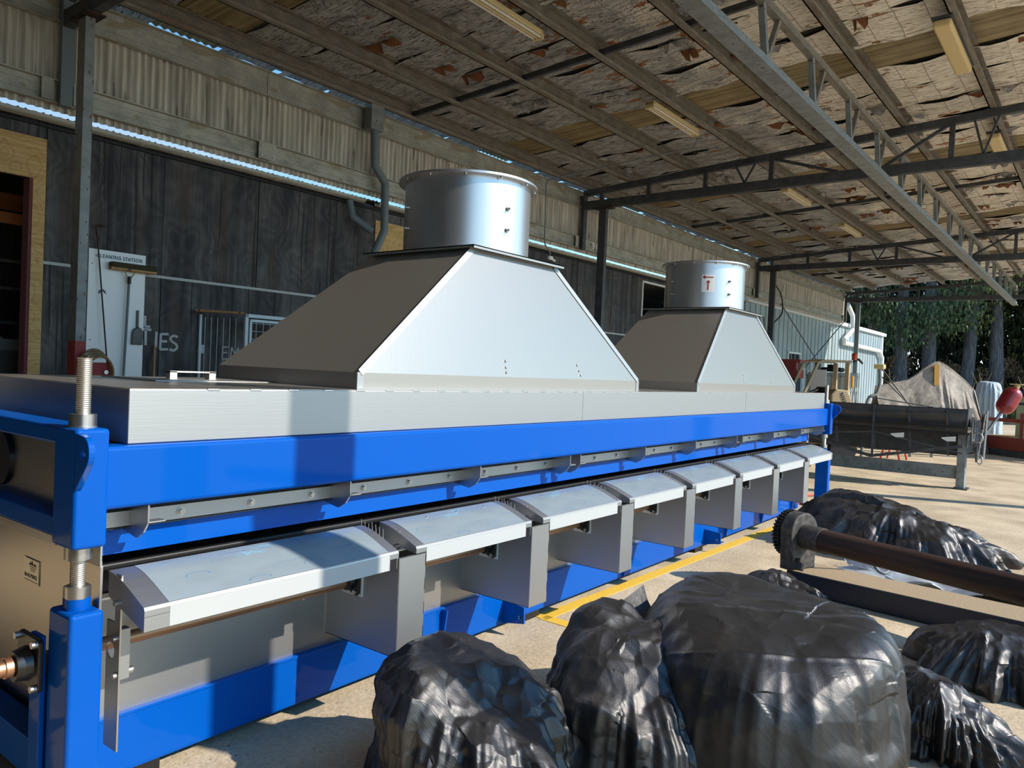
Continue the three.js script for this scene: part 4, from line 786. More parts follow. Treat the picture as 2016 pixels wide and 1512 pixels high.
const heaps = [
  ['largest black tarpaulin heap in the foreground, rounded top with stitched seams', { c: [2.34, 1.38], r: [0.5, 0.54, 0.58, 0.64, 0.7, 0.66, 0.54, 0.5], h: [0.62, 0.6, 0.6, 0.58, 0.6, 0.64, 0.66, 0.66], seed: 3, p: [9, 10, 8, 6, 5, 8, 9, 9], fold: 0.03, crease: 0.03, n: [200, 420], freq: 0.9, q: 0.42, seams: [[0.5, 0.8, -0.35, 0.42], [0.45, 0.85, -0.3, 0.2], [0.4, 0.9, -0.2, 0.55]] }],
  ['small slumped black tarpaulin bundle left of the largest heap', { c: [1.16, 0.62], r: [0.36, 0.4, 0.42, 0.46, 0.42, 0.38, 0.36, 0.36], h: [0.46, 0.42, 0.36, 0.44, 0.54, 0.58, 0.56, 0.52], seed: 11, p: [5, 5, 4, 4, 5, 7, 6, 5], fold: 0.12, crease: 0.07, n: [160, 340], freq: 1.25, q: 0.45 }],
  ['long creased black tarpaulin heap behind the roller, by the far corner post', { c: [7.0, 1.1], r: [0.62, 0.7, 0.95, 0.8, 0.6, 0.72, 0.98, 0.78], h: [0.42, 0.38, 0.32, 0.4, 0.5, 0.56, 0.6, 0.5], seed: 21, p: 3, fold: 0.18, crease: 0.1, n: [140, 320], freq: 1.0 }],
  ['black tarpaulin heap behind the roller at the right edge', { c: [6.75, 2.75], r: [0.5, 0.52, 0.6, 0.52, 0.5, 0.52, 0.56, 0.5], h: 0.58, seed: 33, p: 3.2, fold: 0.14, crease: 0.07, freq: 1.4 }],
  ['low black tarpaulin heap in the shade of the beam, right of the largest heap', { c: [3.98, 2.2], r: [0.36, 0.46, 0.6, 0.5, 0.4, 0.44, 0.46, 0.4], h: 0.28, seed: 41, p: 3, fold: 0.2, crease: 0.05, n: [100, 240], freq: 1.6 }],
  ['pointed black tarpaulin skirt spilling out against the right side of the largest heap', { c: [2.82, 2.02], r: [0.24, 0.3, 0.36, 0.32, 0.28, 0.26, 0.28, 0.26], h: [0.22, 0.26, 0.22, 0.3, 0.36, 0.36, 0.3, 0.26], seed: 52, p: 2.4, fold: 0.3, crease: 0.08, n: [100, 240], freq: 1.8 }],
  ['scrap of black tarpaulin under the sprocket end of the roller', { c: [4.42, 0.78], r: [0.2, 0.24, 0.28, 0.24, 0.22, 0.26, 0.28, 0.24], h: 0.26, seed: 63, p: 2.2, fold: 0.3, crease: 0.06, n: [50, 140], freq: 2 }],
];
heaps.forEach(([label, o], i) => {
  const g = thing('covered_heap', label, 'tarpaulin', [o.c[0], 0, o.c[1]], TG);
  part(g, 'tarpaulin', drape(o), M.tarp);
  if (i === 0) {
    part(g, 'tarpaulin_fold', drape({ c: [1.78, 0.96], r: [0.36, 0.42, 0.42, 0.4, 0.4, 0.36, 0.34, 0.34], h: [0.56, 0.54, 0.44, 0.4, 0.42, 0.5, 0.62, 0.64], seed: 5, p: [4, 4, 3, 3, 3, 4, 5, 5], fold: 0.1, crease: 0.05, n: [120, 260], freq: 1.3, q: 0.5 }), M.tarp);
    const q = [[1.76, 0.33, 0.60], [2.22, 0.6, 0.80], [2.14, 0.54, 0.96], [1.64, 0.36, 0.78]];
    part(g, 'loose_flap', grid(24, 12, (u, v) => { const b = 0.03 * Math.sin(u * 5 + v * 3) * Math.sin(v * Math.PI); return [0, 1, 2].map((k) => mixf(mixf(q[0][k], q[1][k], u), mixf(q[3][k], q[2][k], u), v) + (k === 1 ? b - 0.07 * Math.sin(v * Math.PI) : 0)); }), M.tarp);
  }
});
{
  const g = thing('silver_sheet', 'crumpled silver grey tarpaulin lying under the roller', 'tarpaulin', [5.55, 0, 1.5]);
  const s = grid(50, 50, (u, v) => { const x = mixf(5.42, 6.1, v), z = mixf(0.9, 2.6, u); return [x + 0.1 * n2(u * 3, v * 3), 0.02 + 0.16 * Math.abs(n2(u * 2.2, v * 1.6 + 4)) + 0.03 * Math.abs(n2(u * 5, v * 5)), z + 0.1 * n2(u * 2 + 9, v * 3)]; });
  for (let i = 0; i < s.attributes.uv.count; i++) s.attributes.uv.setXY(i, s.attributes.position.getX(i), s.attributes.position.getZ(i));
  flipIndexed(s);
  part(g, 'sheet', s, M.silverTarp);
}
// ================= ROLLER WITH SPROCKET, ON ITS BEAM =================
{
  const a = [4.98, 0.425, 0.76], dir = V(-0.59, 0, 1.51).normalize(), at = (t, dy = 0) => [a[0] + dir.x * t, a[1] + dy, a[2] + dir.z * t];
  const g = thing('steel_roller', 'dark rusty steel roller with toothed sprocket and cast bearing block at its end', 'roller', [5.08, 0, 0.86]);
  part(g, 'roller_tube', rod(at(0.12), at(4.2), 0.088, 0.088, 40), M.rust);
  part(g, 'end_sleeve', rod(at(0.02), at(0.2), 0.096, 0.096, 40), M.cast);
  const sp = new THREE.Shape(), teeth = 38; for (let i = 0; i < teeth; i++) for (const [f, r] of [[0, 0.168], [0.22, 0.184], [0.42, 0.184], [0.64, 0.168]]) { const t = (i + f) / teeth * Math.PI * 2; i + f ? sp.lineTo(r * Math.cos(t), r * Math.sin(t)) : sp.moveTo(r, 0); }
  const hole = new THREE.Path(); hole.absarc(0, 0, 0.05, 0, Math.PI * 2, true); sp.holes.push(hole);
  const wheel = (t0, w) => { const s = new THREE.ExtrudeGeometry(sp, { depth: w, bevelEnabled: true, bevelThickness: 0.003, bevelSize: 0.002, bevelSegments: 1 }); s.applyMatrix4(new THREE.Matrix4().makeRotationFromQuaternion(new THREE.Quaternion().setFromUnitVectors(V(0, 0, 1), dir)).setPosition(V(...at(t0)))); return s; };
  part(g, 'sprocket', wheel(-0.135, 0.018), M.black);
  part(g, 'sprocket', wheel(-0.105, 0.018), M.black);
  // cast housing: a rounded block round the shaft with feet
  const q = new THREE.Quaternion().setFromUnitVectors(V(0, 0, 1), dir), sh = new THREE.Shape(); sh.moveTo(-0.13, -0.246); sh.lineTo(0.13, -0.246); sh.lineTo(0.13, -0.2); sh.lineTo(0.15, 0.03); sh.absarc(0, 0.02, 0.15, 0.1, Math.PI - 0.1, false); sh.lineTo(-0.13, -0.2); sh.closePath();
  const hs = new THREE.ExtrudeGeometry(sh, { depth: 0.09, bevelEnabled: true, bevelThickness: 0.012, bevelSize: 0.012, bevelSegments: 3, curveSegments: 24 }); hs.applyMatrix4(new THREE.Matrix4().makeRotationFromQuaternion(q).setPosition(V(...at(-0.07))));
  part(g, 'bearing_block', muv(hs), M.cast);
  for (const s of [-1, 1]) part(g, 'block_foot', bar([a[0] + 0.1 * s, 0.195, a[2] + 0.02], [a[0] + 0.17 * s, 0.225, a[2] + 0.02], 0.08, 0.05), M.cast);
  for (const s of [-1, 1]) part(g, 'foot_bolt', hexNut(a[0] + 0.14 * s, 0.245, a[2] + 0.02, 0.022, 0.05), M.rust);
  part(g, 'tie_rod', pipe([[5.2, 0.42, 1.15], [5.28, 0.3, 1.2], [5.3, 0.2, 1.25], [5.32, 0.17, 1.3], [5.38, 0.19, 1.33]], 0.014, 30, 8), M.greyPaint);
  const b = thing('steel_beam', 'long tan topped steel beam lying under the roller', 'beam', [4.9, 0, 2.2]);
  part(b, 'beam', bar([5.06, 0.085, 0.72], [4.62, 0.085, 4.4], 0.4, 0.15), M.navy);
  part(b, 'tan_top', bar([5.06, 0.162, 0.74], [4.62, 0.162, 4.38], 0.385, 0.004), M.tanBeam, 'thin tan layer on the top face');  // tan top face laid over the navy beam
}
// ================= HOSE =================
{
  const g = thing('air_hose', 'red rubber hose looping on the floor behind the far corner post', 'hose', [9.4, 0, -0.4]);
  part(g, 'hose', pipe([[8.75, 0.016, -0.75], [9.0, 0.016, -0.62], [9.3, 0.016, -0.45], [9.15, 0.016, -0.2], [9.5, 0.016, 0.1], [10.0, 0.016, -0.05], [10.3, 0.016, -0.4], [9.9, 0.016, -0.7], [9.4, 0.04, -0.5], [9.1, 0.016, -0.3], [8.9, 0.016, -0.1], [9.1, 0.016, 0.15], [9.6, 0.016, 0.3]], 0.016, 160, 8), M.hose);
}
// ================= DARK TROUGH STAND =================
{
  const x = 13.2, g = thing('trough_stand', 'dark steel hopper trough on grey legs with drive wheels at its right end', 'machine', [x, 0, -0.7]);
  const drum = grid(1, 20, (u, v) => { const a = v * Math.PI; return [x - 0.29 * Math.cos(a), 1.30 - 0.42 * Math.sin(a), mixf(-2.6, 0.98, u)]; });
  part(g, 'trough', drum, M.darkSteel);
  for (const [za, zb] of [[0.975, 0.995], [-2.62, -2.6]]) part(g, 'end_plate', slab([[-0.29, 1.32], [-0.29, 1.05], [-0.15, 0.9], [0.15, 0.9], [0.29, 1.05], [0.29, 1.32]].map(([a, b]) => [x + a, b]), 'z', za, zb), M.darkSteel);//[[-0.29, 1.32], [-0.29, 1.05], [-0.15, 0.9], [0.15, 0.9], [0.29, 1.05], [0.29, 1.32]].map(([a, b]) => [x + a, b]), 'z', 0.975, 0.995), slab([[-0.29, 1.32], [-0.29, 1.05], [-0.15, 0.9], [0.15, 0.9], [0.29, 1.05], [0.29, 1.32]].map(([a, b]) => [x + a, b]), 'z', -2.62, -2.6)], M.darkSteel);
  part(g, 'top_lid', bar([x - 0.2, 1.43, -0.5], [x - 0.2, 1.31, 0.5], 0.14, 0.012), M.darkSteel);
  part(g, 'side_rail', [bb(x - 0.33, x - 0.3, 1.0, 1.04, -2.6, 0.98), bb(x - 0.34, x - 0.3, 0.9, 0.94, -2.6, 0.98)], M.black);
  part(g, 'rear_sheet', bb(x + 0.18, x + 0.19, 0.52, 0.95, -2.6, 0.95), M.darkSteel);
  for (const z of [-2.3, -1.6, -1.0, -0.4, 0.15, 0.7]) part(g, 'rib', bar([x - 0.31, 1.28, z], [x - 0.31, 0.55, z + 0.05], 0.03, 0.03), M.darkSteel);
  part(g, 'strut', [bar([x - 0.33, 0.43, -0.4], [x - 0.33, 0.72, 0.95], 0.035, 0.05), bar([x - 0.33, 0.43, -0.4], [x - 0.33, 0.75, -1.7], 0.035, 0.05), bar([x - 0.33, 0.85, -0.35], [x - 0.33, 0.6, 0.95], 0.02, 0.025), bar([x - 0.33, 0.85, -0.35], [x - 0.33, 0.72, -1.6], 0.02, 0.025), bar([x - 0.33, 0.42, -0.38], [x - 0.33, 1.3, -0.38], 0.03, 0.03), bar([x - 0.34, 1.16, -0.4], [x - 0.34, 1.24, 0.95], 0.015, 0.02), bar([x - 0.34, 1.16, -0.4], [x - 0.34, 1.26, -1.8], 0.015, 0.02)], M.darkSteel);
  for (const z of [0.92, -2.45]) part(g, 'leg', bb(x - 0.11, x + 0.11, 0.02, 0.92, z - 0.07, z + 0.05, 0.005), M.steelGrey);
  for (const z of [0.92, -2.45]) part(g, 'foot', bb(x - 0.16, x + 0.16, 0, 0.02, z - 0.1, z + 0.1), M.darkSteel);
  part(g, 'cross_beam', bb(x - 0.05, x + 0.05, 0.16, 0.37, -2.4, 0.88), M.steelGrey);
  for (const z of [-1.35, 0.0, 0.75]) part(g, 'paper_tag', slab([[z - 0.1, 0.84], [z + 0.1, 0.87], [z + 0.1, 0.79], [z - 0.02, 0.78], [z - 0.1, 0.82]], 'x', x - 0.36, x - 0.355), M.whitePl);
  const disc = (z, y, dx, r, w) => rod([x + dx, y, z], [x + dx, y, z + w], r, r, 32);
  part(g, 'drive_wheel', [disc(1.03, 0.95, -0.05, 0.24, 0.03), disc(1.1, 0.62, 0.05, 0.17, 0.03)], M.darkSteel);
  part(g, 'drive_wheel', [disc(1.16, 1.1, 0.05, 0.14, 0.03)], M.rust);
  part(g, 'lever', [bar([x, 0.55, 1.12], [x - 0.05, 1.25, 1.2], 0.02, 0.04), bar([x + 0.1, 0.5, 1.2], [x + 0.12, 1.3, 1.22], 0.02, 0.03)], M.steelGrey);
  part(g, 'shackle', [new THREE.TorusGeometry(0.08, 0.012, 6, 20).rotateY(1.2).translate(x - 0.1, 0.86, 1.12), new THREE.TorusGeometry(0.07, 0.012, 6, 20).rotateY(0.6).translate(x, 0.5, 1.16)], M.bolt);
  part(g, 'bearing_cap', disc(1.0, 0.98, -0.25, 0.05, 0.05), M.bolt);
  const t = thing('red_float', 'dark red capsule shaped tank on a sloping steel arm', 'tank', [13.39, 0.6, 1.1]);
  const A = V(13.36, 0.62, 1.05), Bp = V(13.64, 1.3, 1.40), dr = V(13.75, 1.66, 1.55).sub(V(13.64, 1.3, 1.40)).normalize();
  part(t, 'arm', bar(A.toArray(), Bp.clone().addScaledVector(dr, 0.05).toArray(), 0.035, 0.035), M.steelGrey);
  const cap = new THREE.CapsuleGeometry(0.145, 0.19, 12, 32); cap.applyMatrix4(new THREE.Matrix4().makeRotationFromQuaternion(new THREE.Quaternion().setFromUnitVectors(Y, dr)).setPosition(Bp.clone().addScaledVector(dr, 0.2)));
  part(t, 'tank', cap, M.red);
  const tip = Bp.clone().addScaledVector(dr, 0.44);
  part(t, 'neck', rod(Bp.clone().addScaledVector(dr, 0.4).toArray(), Bp.clone().addScaledVector(dr, 0.5).toArray(), 0.04), M.cream);
  part(t, 'cap_plate', bb(tip.x - 0.09, tip.x + 0.09, tip.y + 0.05, tip.y + 0.065, tip.z - 0.09, tip.z + 0.09), M.cream);
}
// ================= SAWHORSES =================
for (const [x, z, i] of [[17.5, -2.1, 0], [17.3, -0.85, 1]]) {
  const g = thing('sawhorse', i ? 'orange trestle under the middle of the dark trough stand' : 'orange trestle seen beside the far corner post of the blue machine', 'trestle', [x, 0, z], { group: 'orange trestles' });
  part(g, 'top_bar', bb(x - 0.45, x + 0.45, 0.66, 0.72, z - 0.04, z + 0.04), M.orange);
  for (const dx of [-0.38, 0.38]) for (const s of [-1, 1]) part(g, 'leg', bar([x + dx, 0, z + s * 0.2], [x + dx, 0.68, z + s * 0.03], 0.035, 0.035), M.orange);
}
// ================= FORKLIFT AND THE YARD BEYOND =================
{
  const o = [15.7, 0, -1.7], g = thing('forklift', 'tan forklift truck with overhead guard behind the dark trough stand', 'forklift', o);
  // built along its own length axis e (left to right in view) and side axis s
  const e = V(0.61, 0, 0.79), s = V(0.79, 0, -0.61), P = (a, y, b) => [o[0] + e.x * a + s.x * b, y, o[2] + e.z * a + s.z * b];
  const box = (a0, a1, y0, y1, b0, b1, r = 0.01) => { const q = new RoundedBoxGeometry(a1 - a0, y1 - y0, b1 - b0, 2, Math.min(r, (b1 - b0) / 2.1, (a1 - a0) / 2.1)); q.translate((a0 + a1) / 2, (y0 + y1) / 2, -(b0 + b1) / 2); q.applyMatrix4(new THREE.Matrix4().makeBasis(e, Y, s.clone().negate()).setPosition(V(o[0], 0, o[2]))); return q; };
  part(g, 'chassis', box(-1.0, 0.5, 0.35, 1.05, -0.05, 0.9, 0.06), M.fork);
  const cw = slab([[-0.15, 0.4], [0.28, 0.4], [0.3, 1.3], [0.2, 1.5], [-0.05, 1.52], [-0.15, 1.4]], 'z', -0.85, 0.08, 0.03); cw.applyMatrix4(new THREE.Matrix4().makeBasis(e, Y, s.clone().negate()).setPosition(V(o[0], 0, o[2])));
  part(g, 'counterweight', cw, M.fork);
  const tx = new TextGeometry('NISSAN', { font: fontBold, size: 0.075, depth: 0.002, curveSegments: 3 }); tx.rotateZ(-1.2); tx.translate(0.02, 1.44, 0); tx.rotateY(0); tx.applyMatrix4(new THREE.Matrix4().makeBasis(e, Y, s.clone().negate().multiplyScalar(1)).setPosition(V(...P(0, 0, -0.086))));
  part(g, 'maker_lettering', tx, M.black);
  const tx2 = new TextGeometry('EX', { font: fontBold, size: 0.07, depth: 0.002, curveSegments: 3 }); tx2.rotateZ(-1.2); tx2.translate(-0.09, 1.16, 0); tx2.applyMatrix4(new THREE.Matrix4().makeBasis(e, Y, s.clone().negate()).setPosition(V(...P(0, 0, -0.086))));
  part(g, 'model_lettering', tx2, M.black);
  for (const b of [0, 0.8]) {
    part(g, 'guard_roof_bar', bar(P(-0.32, 2.1, b), P(0.28, 2.1, b), 0.06, 0.05), M.fork);
    part(g, 'front_pillar', [bar(P(-0.32, 2.1, b), P(-0.42, 2.05, b), 0.06, 0.05), bar(P(-0.42, 2.06, b), P(-0.75, 1.25, b), 0.06, 0.05)], M.fork);
    part(g, 'rear_pillar', bar(P(0.2 + b * 0.12, 2.08, b), P(0.2 + b * 0.12, 1.0, b), 0.1, 0.08), M.fork);
  }
  for (let i = 0; i < 5; i++) part(g, 'guard_slat', bar(P(-0.3 + i * 0.14, 2.12, 0), P(-0.3 + i * 0.14, 2.12, 0.8), 0.03, 0.02), M.fork);
  part(g, 'steering_wheel', (() => { const t = new THREE.TorusGeometry(0.15, 0.014, 8, 28).rotateX(1.1).rotateZ(0.3); t.translate(...P(-0.38, 1.42, 0.4)); return t; })(), M.black);
  part(g, 'steering_column', rod(P(-0.4, 1.4, 0.4), P(-0.5, 1.0, 0.4), 0.02), M.black);
  part(g, 'seat', box(-0.2, 0.02, 1.1, 1.55, 0.2, 0.65, 0.05), M.black);
  part(g, 'mast', [bar(P(-1.05, 0.1, 0.2), P(-1.05, 1.7, 0.2), 0.06, 0.1), bar(P(-1.05, 0.1, 0.65), P(-1.05, 1.7, 0.65), 0.06, 0.1)], M.darkSteel);
  for (const a of [-0.75, 0.2]) for (const b of [-0.02, 0.75]) part(g, 'wheel', rod(P(a, 0.28, b), P(a, 0.28, b + 0.16), 0.28, 0.28, 28), M.black);
  part(g, 'beacon', [rod(P(0.38, 2.14, 0.1), P(0.38, 2.2, 0.1), 0.05), new THREE.SphereGeometry(0.06, 16, 10).translate(...P(0.38, 2.24, 0.1))], M.amber, 'orange warning beacon');
  part(g, 'mirror_arm', pipe([P(0.36, 2.1, 0.1), P(0.46, 2.16, 0.1), P(0.56, 2.08, 0.1)], 0.025, 20, 8), M.black);
  part(g, 'gas_bottle_strap', box(0.3, 0.34, 1.55, 1.8, -0.02, 0.03), std({ color: 0xd8a022, roughness: 0.5 }));
  const a = thing('jib_arm', 'grey bent steel arm with two thin stays right of the forklift', 'arm', [16.3, 0, -1.1]);
  part(a, 'arm', pipe([[16.28, 2.02, -1.02], [16.3, 1.7, -1.0], [16.25, 1.45, -1.05], [16.15, 1.25, -1.2], [16.1, 0.02, -1.25]], 0.035, 40, 8), M.steelGrey);
  part(a, 'head', bb(16.2, 16.4, 1.98, 2.08, -1.12, -0.92, 0.02), M.cream);
  for (const d of [0, 0.08]) part(a, 'stay', rod([16.32, 1.98 - d * 2, -0.98], [16.6, 0.9, -0.2 + d], 0.012), M.black);
  part(a, 'foot', bb(16.0, 16.7, 0, 0.02, -1.4, -0.1), M.darkSteel);
}
{
  const g = thing('water_tote', 'caged pale plastic bulk tank behind the forklift', 'tank', [18.8, 0, -2.6]);
  part(g, 'tank', bb(18.35, 19.3, 0.15, 1.9, -3.1, -2.1, 0.08), M.ibc);
  const w = []; for (const y of [0.4, 0.75, 1.1, 1.45, 1.8]) w.push(bb(18.33, 19.32, y, y + 0.02, -3.12, -3.1), bb(18.33, 19.32, y, y + 0.02, -2.1, -2.08), bb(18.33, 18.35, y, y + 0.02, -3.1, -2.1)); for (let i = 0; i < 6; i++) w.push(bb(18.33, 18.35, 0.15, 1.92, -3.1 + i * 0.2, -3.08 + i * 0.2), bb(18.35 + i * 0.19, 18.37 + i * 0.19, 0.15, 1.92, -2.1, -2.08));
  part(g, 'cage', w, M.galv); part(g, 'pallet', bb(18.3, 19.35, 0, 0.14, -3.15, -2.05), M.timber);
  const t = thing('black_bundle', 'small black bundle on top of the caged tank', 'bundle', [18.8, 1.92, -2.6]);
  part(t, 'bundle', [bb(18.6, 19.0, 1.925, 2.03, -2.85, -2.35, 0.05), bb(18.65, 18.85, 2.02, 2.1, -2.7, -2.5, 0.03)], M.black);
  const r = thing('red_cabinet', 'red topped dark trolley beside the far hood', 'trolley', [17.4, 0, -3.2]);
  part(r, 'red_head', [bb(17.1, 17.6, 1.72, 1.92, -3.45, -2.95), bb(17.15, 17.3, 1.92, 2.12, -3.4, -3.0), bb(17.12, 17.6, 2.1, 2.16, -3.42, -2.9)], std({ color: 0x8e3a34, roughness: 0.6 }));
  part(r, 'black_motor', bb(17.35, 17.58, 1.93, 2.09, -3.3, -3.0, 0.02), M.black);
  part(r, 'body', bb(17.15, 17.55, 0, 1.72, -3.4, -3.0), M.navy);
  const w2 = thing('notice_panel', 'white notice panel standing before the pale wall behind the forklift', 'notice', [17.9, 0, -2.75]);
  part(w2, 'panel', bb(17.85, 17.88, 1.3, 1.95, -2.85, -2.5), M.whitePl); part(w2, 'stand', bb(17.86, 17.88, 0, 1.3, -2.7, -2.66), M.steelGrey);
}
{
  const g = thing('covered_machine', 'large grey tarpaulin tent draped over a machine, pale end flaps', 'tarpaulin', [21.5, 0, -0.8]);
  const pts = [[20.55, 1.6, -1.95], [21.05, 1.8, -1.3], [21.45, 2.3, -0.72], [21.6, 2.22, -0.5], [21.9, 1.9, -0.15], [22.05, 1.62, 0.1]];
  const ridge = new THREE.CatmullRomCurve3(pts.map((p) => V(...p)), false, 'catmullrom', 0.2), out = V(-0.79, 0, 0.61);
  const side = (sg) => grid(70, 30, (u, v) => { const p = ridge.getPoint(u), f = smooth(0, 1, v), w = 0.05 + 0.55 * f; const fold = 0.12 * f * (1 - Math.abs(n2(u * 5 + sg * 3, v * 0.8)) * 1.8) + 0.05 * f * n2(u * 14, v); return [p.x + out.x * sg * (w + fold), Math.max(0.01, p.y * (1 - Math.pow(v, 1.15)) + 0.02), p.z + out.z * sg * (w + fold)]; });
  for (const sg of [1, -1]) { const s = side(sg); for (let i = 0; i < s.attributes.uv.count; i++) s.attributes.uv.setXY(i, s.attributes.uv.getX(i) * 2.6, s.attributes.uv.getY(i) * 2); part(g, 'tarpaulin_side', s, M.greyTarp); }
  const end = grid(24, 20, (u, v) => { const p = ridge.getPoint(1), w = (u - 0.5) * 2 * (0.05 + 0.55 * v); return [p.x + out.x * w + 0.03 * Math.sin(u * 20), Math.max(0.01, p.y * (1 - Math.pow(v, 1.1))), p.z + out.z * w + 0.15 * v + 0.05 * Math.sin(u * 17) * v]; });
  part(g, 'end_flap', end, std({ color: 0xd6d4cc, roughness: 0.6 }));
  part(g, 'timber_prop', bar([21.3, 1.7, -0.65], [21.36, 2.24, -0.68], 0.12, 0.05), std({ color: 0xc89a4a, roughness: 0.8 }));
  const h = thing('covered_machine', 'small pale blue tarpaulin covered box beyond the large grey tent', 'tarpaulin', [27.0, 0, 0.1]);
  part(h, 'tarpaulin', drape({ c: [27.1, 0.0], r: [0.42, 0.46, 0.4, 0.46, 0.42, 0.46, 0.4, 0.46], h: 1.9, seed: 81, p: 9, fold: 0.12, crease: 0.03, n: [40, 120] }), M.paleTarp);
  const l = thing('timber_stack', 'short stack of pale sawn timber in front of the grey tent', 'timber', [18.9, 0, -0.6]);
  for (let i = 0; i < 4; i++) part(l, 'plank', bb(18.6, 19.2, 0.98 + 0.06 * (i >> 1), 1.03 + 0.06 * (i >> 1), -0.75 + 0.2 * (i % 2), -0.57 + 0.2 * (i % 2)), M.timber);
  part(l, 'bench', [bb(18.6, 19.2, 0.93, 0.978, -0.8, -0.3), bb(18.62, 18.7, 0, 0.93, -0.78, -0.72), bb(19.1, 19.18, 0, 0.93, -0.4, -0.34)], M.steelGrey);
}
{
  const g = thing('red_skid_frame', 'red steel skid frame with rails standing in the far yard at right', 'frame', [21.5, 0, 1.6]);
  const e = V(-0.62, 0, 0.78), s = V(0.78, 0, 0.62), o = V(21.9, 0, 0.5), P = (a, y, b) => [o.x + e.x * a + s.x * b, y, o.z + e.z * a + s.z * b];
  part(g, 'base_beam', [bar(P(-0.2, 0.32, 0), P(4, 0.32, 0), 0.1, 0.3), bar(P(-0.2, 0.32, 1.4), P(4, 0.32, 1.4), 0.1, 0.3)], M.redFrame);
  part(g, 'deck', bar(P(-0.2, 0.48, 0.7), P(4, 0.48, 0.7), 1.4, 0.02), M.tanBeam);
  part(g, 'skid', bar(P(-0.2, 0.08, 0), P(4, 0.08, 0), 0.14, 0.16), M.darkSteel);
  part(g, 'hand_rail', bar(P(-0.2, 0.9, 0), P(4, 0.9, 0), 0.07, 0.09), M.redFrame);
  for (const a of [0.95, 1.2, 2.6]) part(g, 'rail_post', bar(P(a, 0.46, 0), P(a, 1.1, 0), 0.07, 0.07), M.redFrame);
  const m = thing('green_machine', 'pale green workshop machine on the red skid frame', 'machine', [22.0, 0.49, 1.3]);
  const bx = (a0, a1, y0, y1, b0, b1, r = 0.02) => { const q = new RoundedBoxGeometry(a1 - a0, y1 - y0, b1 - b0, 2, r); q.translate((a0 + a1) / 2, (y0 + y1) / 2, (b0 + b1) / 2); q.applyMatrix4(new THREE.Matrix4().makeBasis(e, Y, s.clone().negate()).setPosition(o)); return q; };
  part(m, 'body', [bx(0.5, 0.8, 0.49, 1.3, -0.9, -0.3), bx(1.3, 2.2, 0.49, 1.35, -1.0, -0.3)], M.green);
  part(m, 'top', bx(0.45, 2.3, 1.36, 1.5, -1.0, -0.25), M.green);
  for (const a of [1.4, 1.6, 1.8]) part(m, 'gauge', new THREE.SphereGeometry(0.05, 12, 8).translate(...P(a, 1.58, 0.6)), M.bolt);
  const c = thing('dark_carriage', 'dark blue steel carriage behind the red float at the right edge', 'carriage', [24.5, 0, 2.4]);
  part(c, 'beam', [bb(24.0, 25.2, 1.2, 1.65, 0.9, 4.5), bb(24.2, 24.4, 0, 1.2, 1.2, 1.4), bb(24.2, 24.4, 0, 1.2, 3.8, 4.0)], M.navy);
}
{
  const g = thing('ladder', 'grey aluminium ladder leaning behind the dark post right of the far hood', 'ladder', [20.9, 0, -5.5], { shed: true });
  for (const dx of [0, 0.36]) part(g, 'stile', bar([20.62 + dx, 3.5, -5.62], [20.95 + dx, 0, -5.0], 0.03, 0.06), M.galv);
  for (let i = 1; i < 11; i++) { const t = i / 11.5; part(g, 'rung', rod([mixf(20.95, 20.62, t), 3.5 * t, mixf(-5.0, -5.62, t)], [mixf(20.95, 20.62, t) + 0.36, 3.5 * t, mixf(-5.0, -5.62, t)], 0.014), M.galv); }
  const c = thing('cable_loop', 'dark cable looping out from the post right of the far hood', 'cable', [20.9, 3.2, -5.2], { shed: true });
  part(c, 'cable', pipe([[20.66, 4.4, -5.2], [21.1, 4.2, -5.2], [21.35, 3.9, -5.2], [21.3, 3.6, -5.2], [20.75, 3.3, -5.22]], 0.022, 40, 6), M.black);
}
// ================= TREES =================
const leaf = (() => { const g = new THREE.BufferGeometry(); return g; })();
function foliage(centres, n, size, seed) {
  const r = rngOf(seed), p = new Float32Array(n * 9), col = new Float32Array(n * 9);
  for (let i = 0; i < n; i++) {
    const [cx, cy, cz, R] = centres[Math.floor(r() * centres.length)];
    const a = r() * Math.PI * 2, b = Math.acos(2 * r() - 1), q = R * Math.cbrt(r());
    const x = cx + q * Math.sin(b) * Math.cos(a), y = cy + q * Math.cos(b) * 0.8, z = cz + q * Math.sin(b) * Math.sin(a), L = size * (0.6 + 0.9 * r()), t = r() * 6.283, ww = L * 0.28;
    const dx = Math.cos(t), dz = Math.sin(t), k = i * 9, tl = (r() - 0.5) * L;
    p.set([x - dx * ww, y, z - dz * ww, x + dx * ww, y + ww * (r() - 0.5), z + dz * ww, x + tl * dz, y - L, z - tl * dx], k);
    const br = 0.45 + 1.5 * r() * r(), ye = 1 + 0.5 * r() * r(); for (let q = 0; q < 3; q++) col.set([br * ye, br, br * (1.5 - 0.5 * ye)], k + 3 * q);  // random leaf tone; its bright end paints in sunlit leaf highlights
  }
  const g = new THREE.BufferGeometry(); g.setAttribute('position', new THREE.BufferAttribute(p, 3)); g.setAttribute('color', new THREE.BufferAttribute(col, 3)); g.computeVertexNormals();
  return g;
}
const ORD = ['first', 'second', 'third', 'fourth', 'fifth', 'sixth', 'seventh', 'eighth', 'ninth', 'tenth', 'eleventh', 'twelfth', 'thirteenth', 'fourteenth', 'fifteenth', 'sixteenth'];
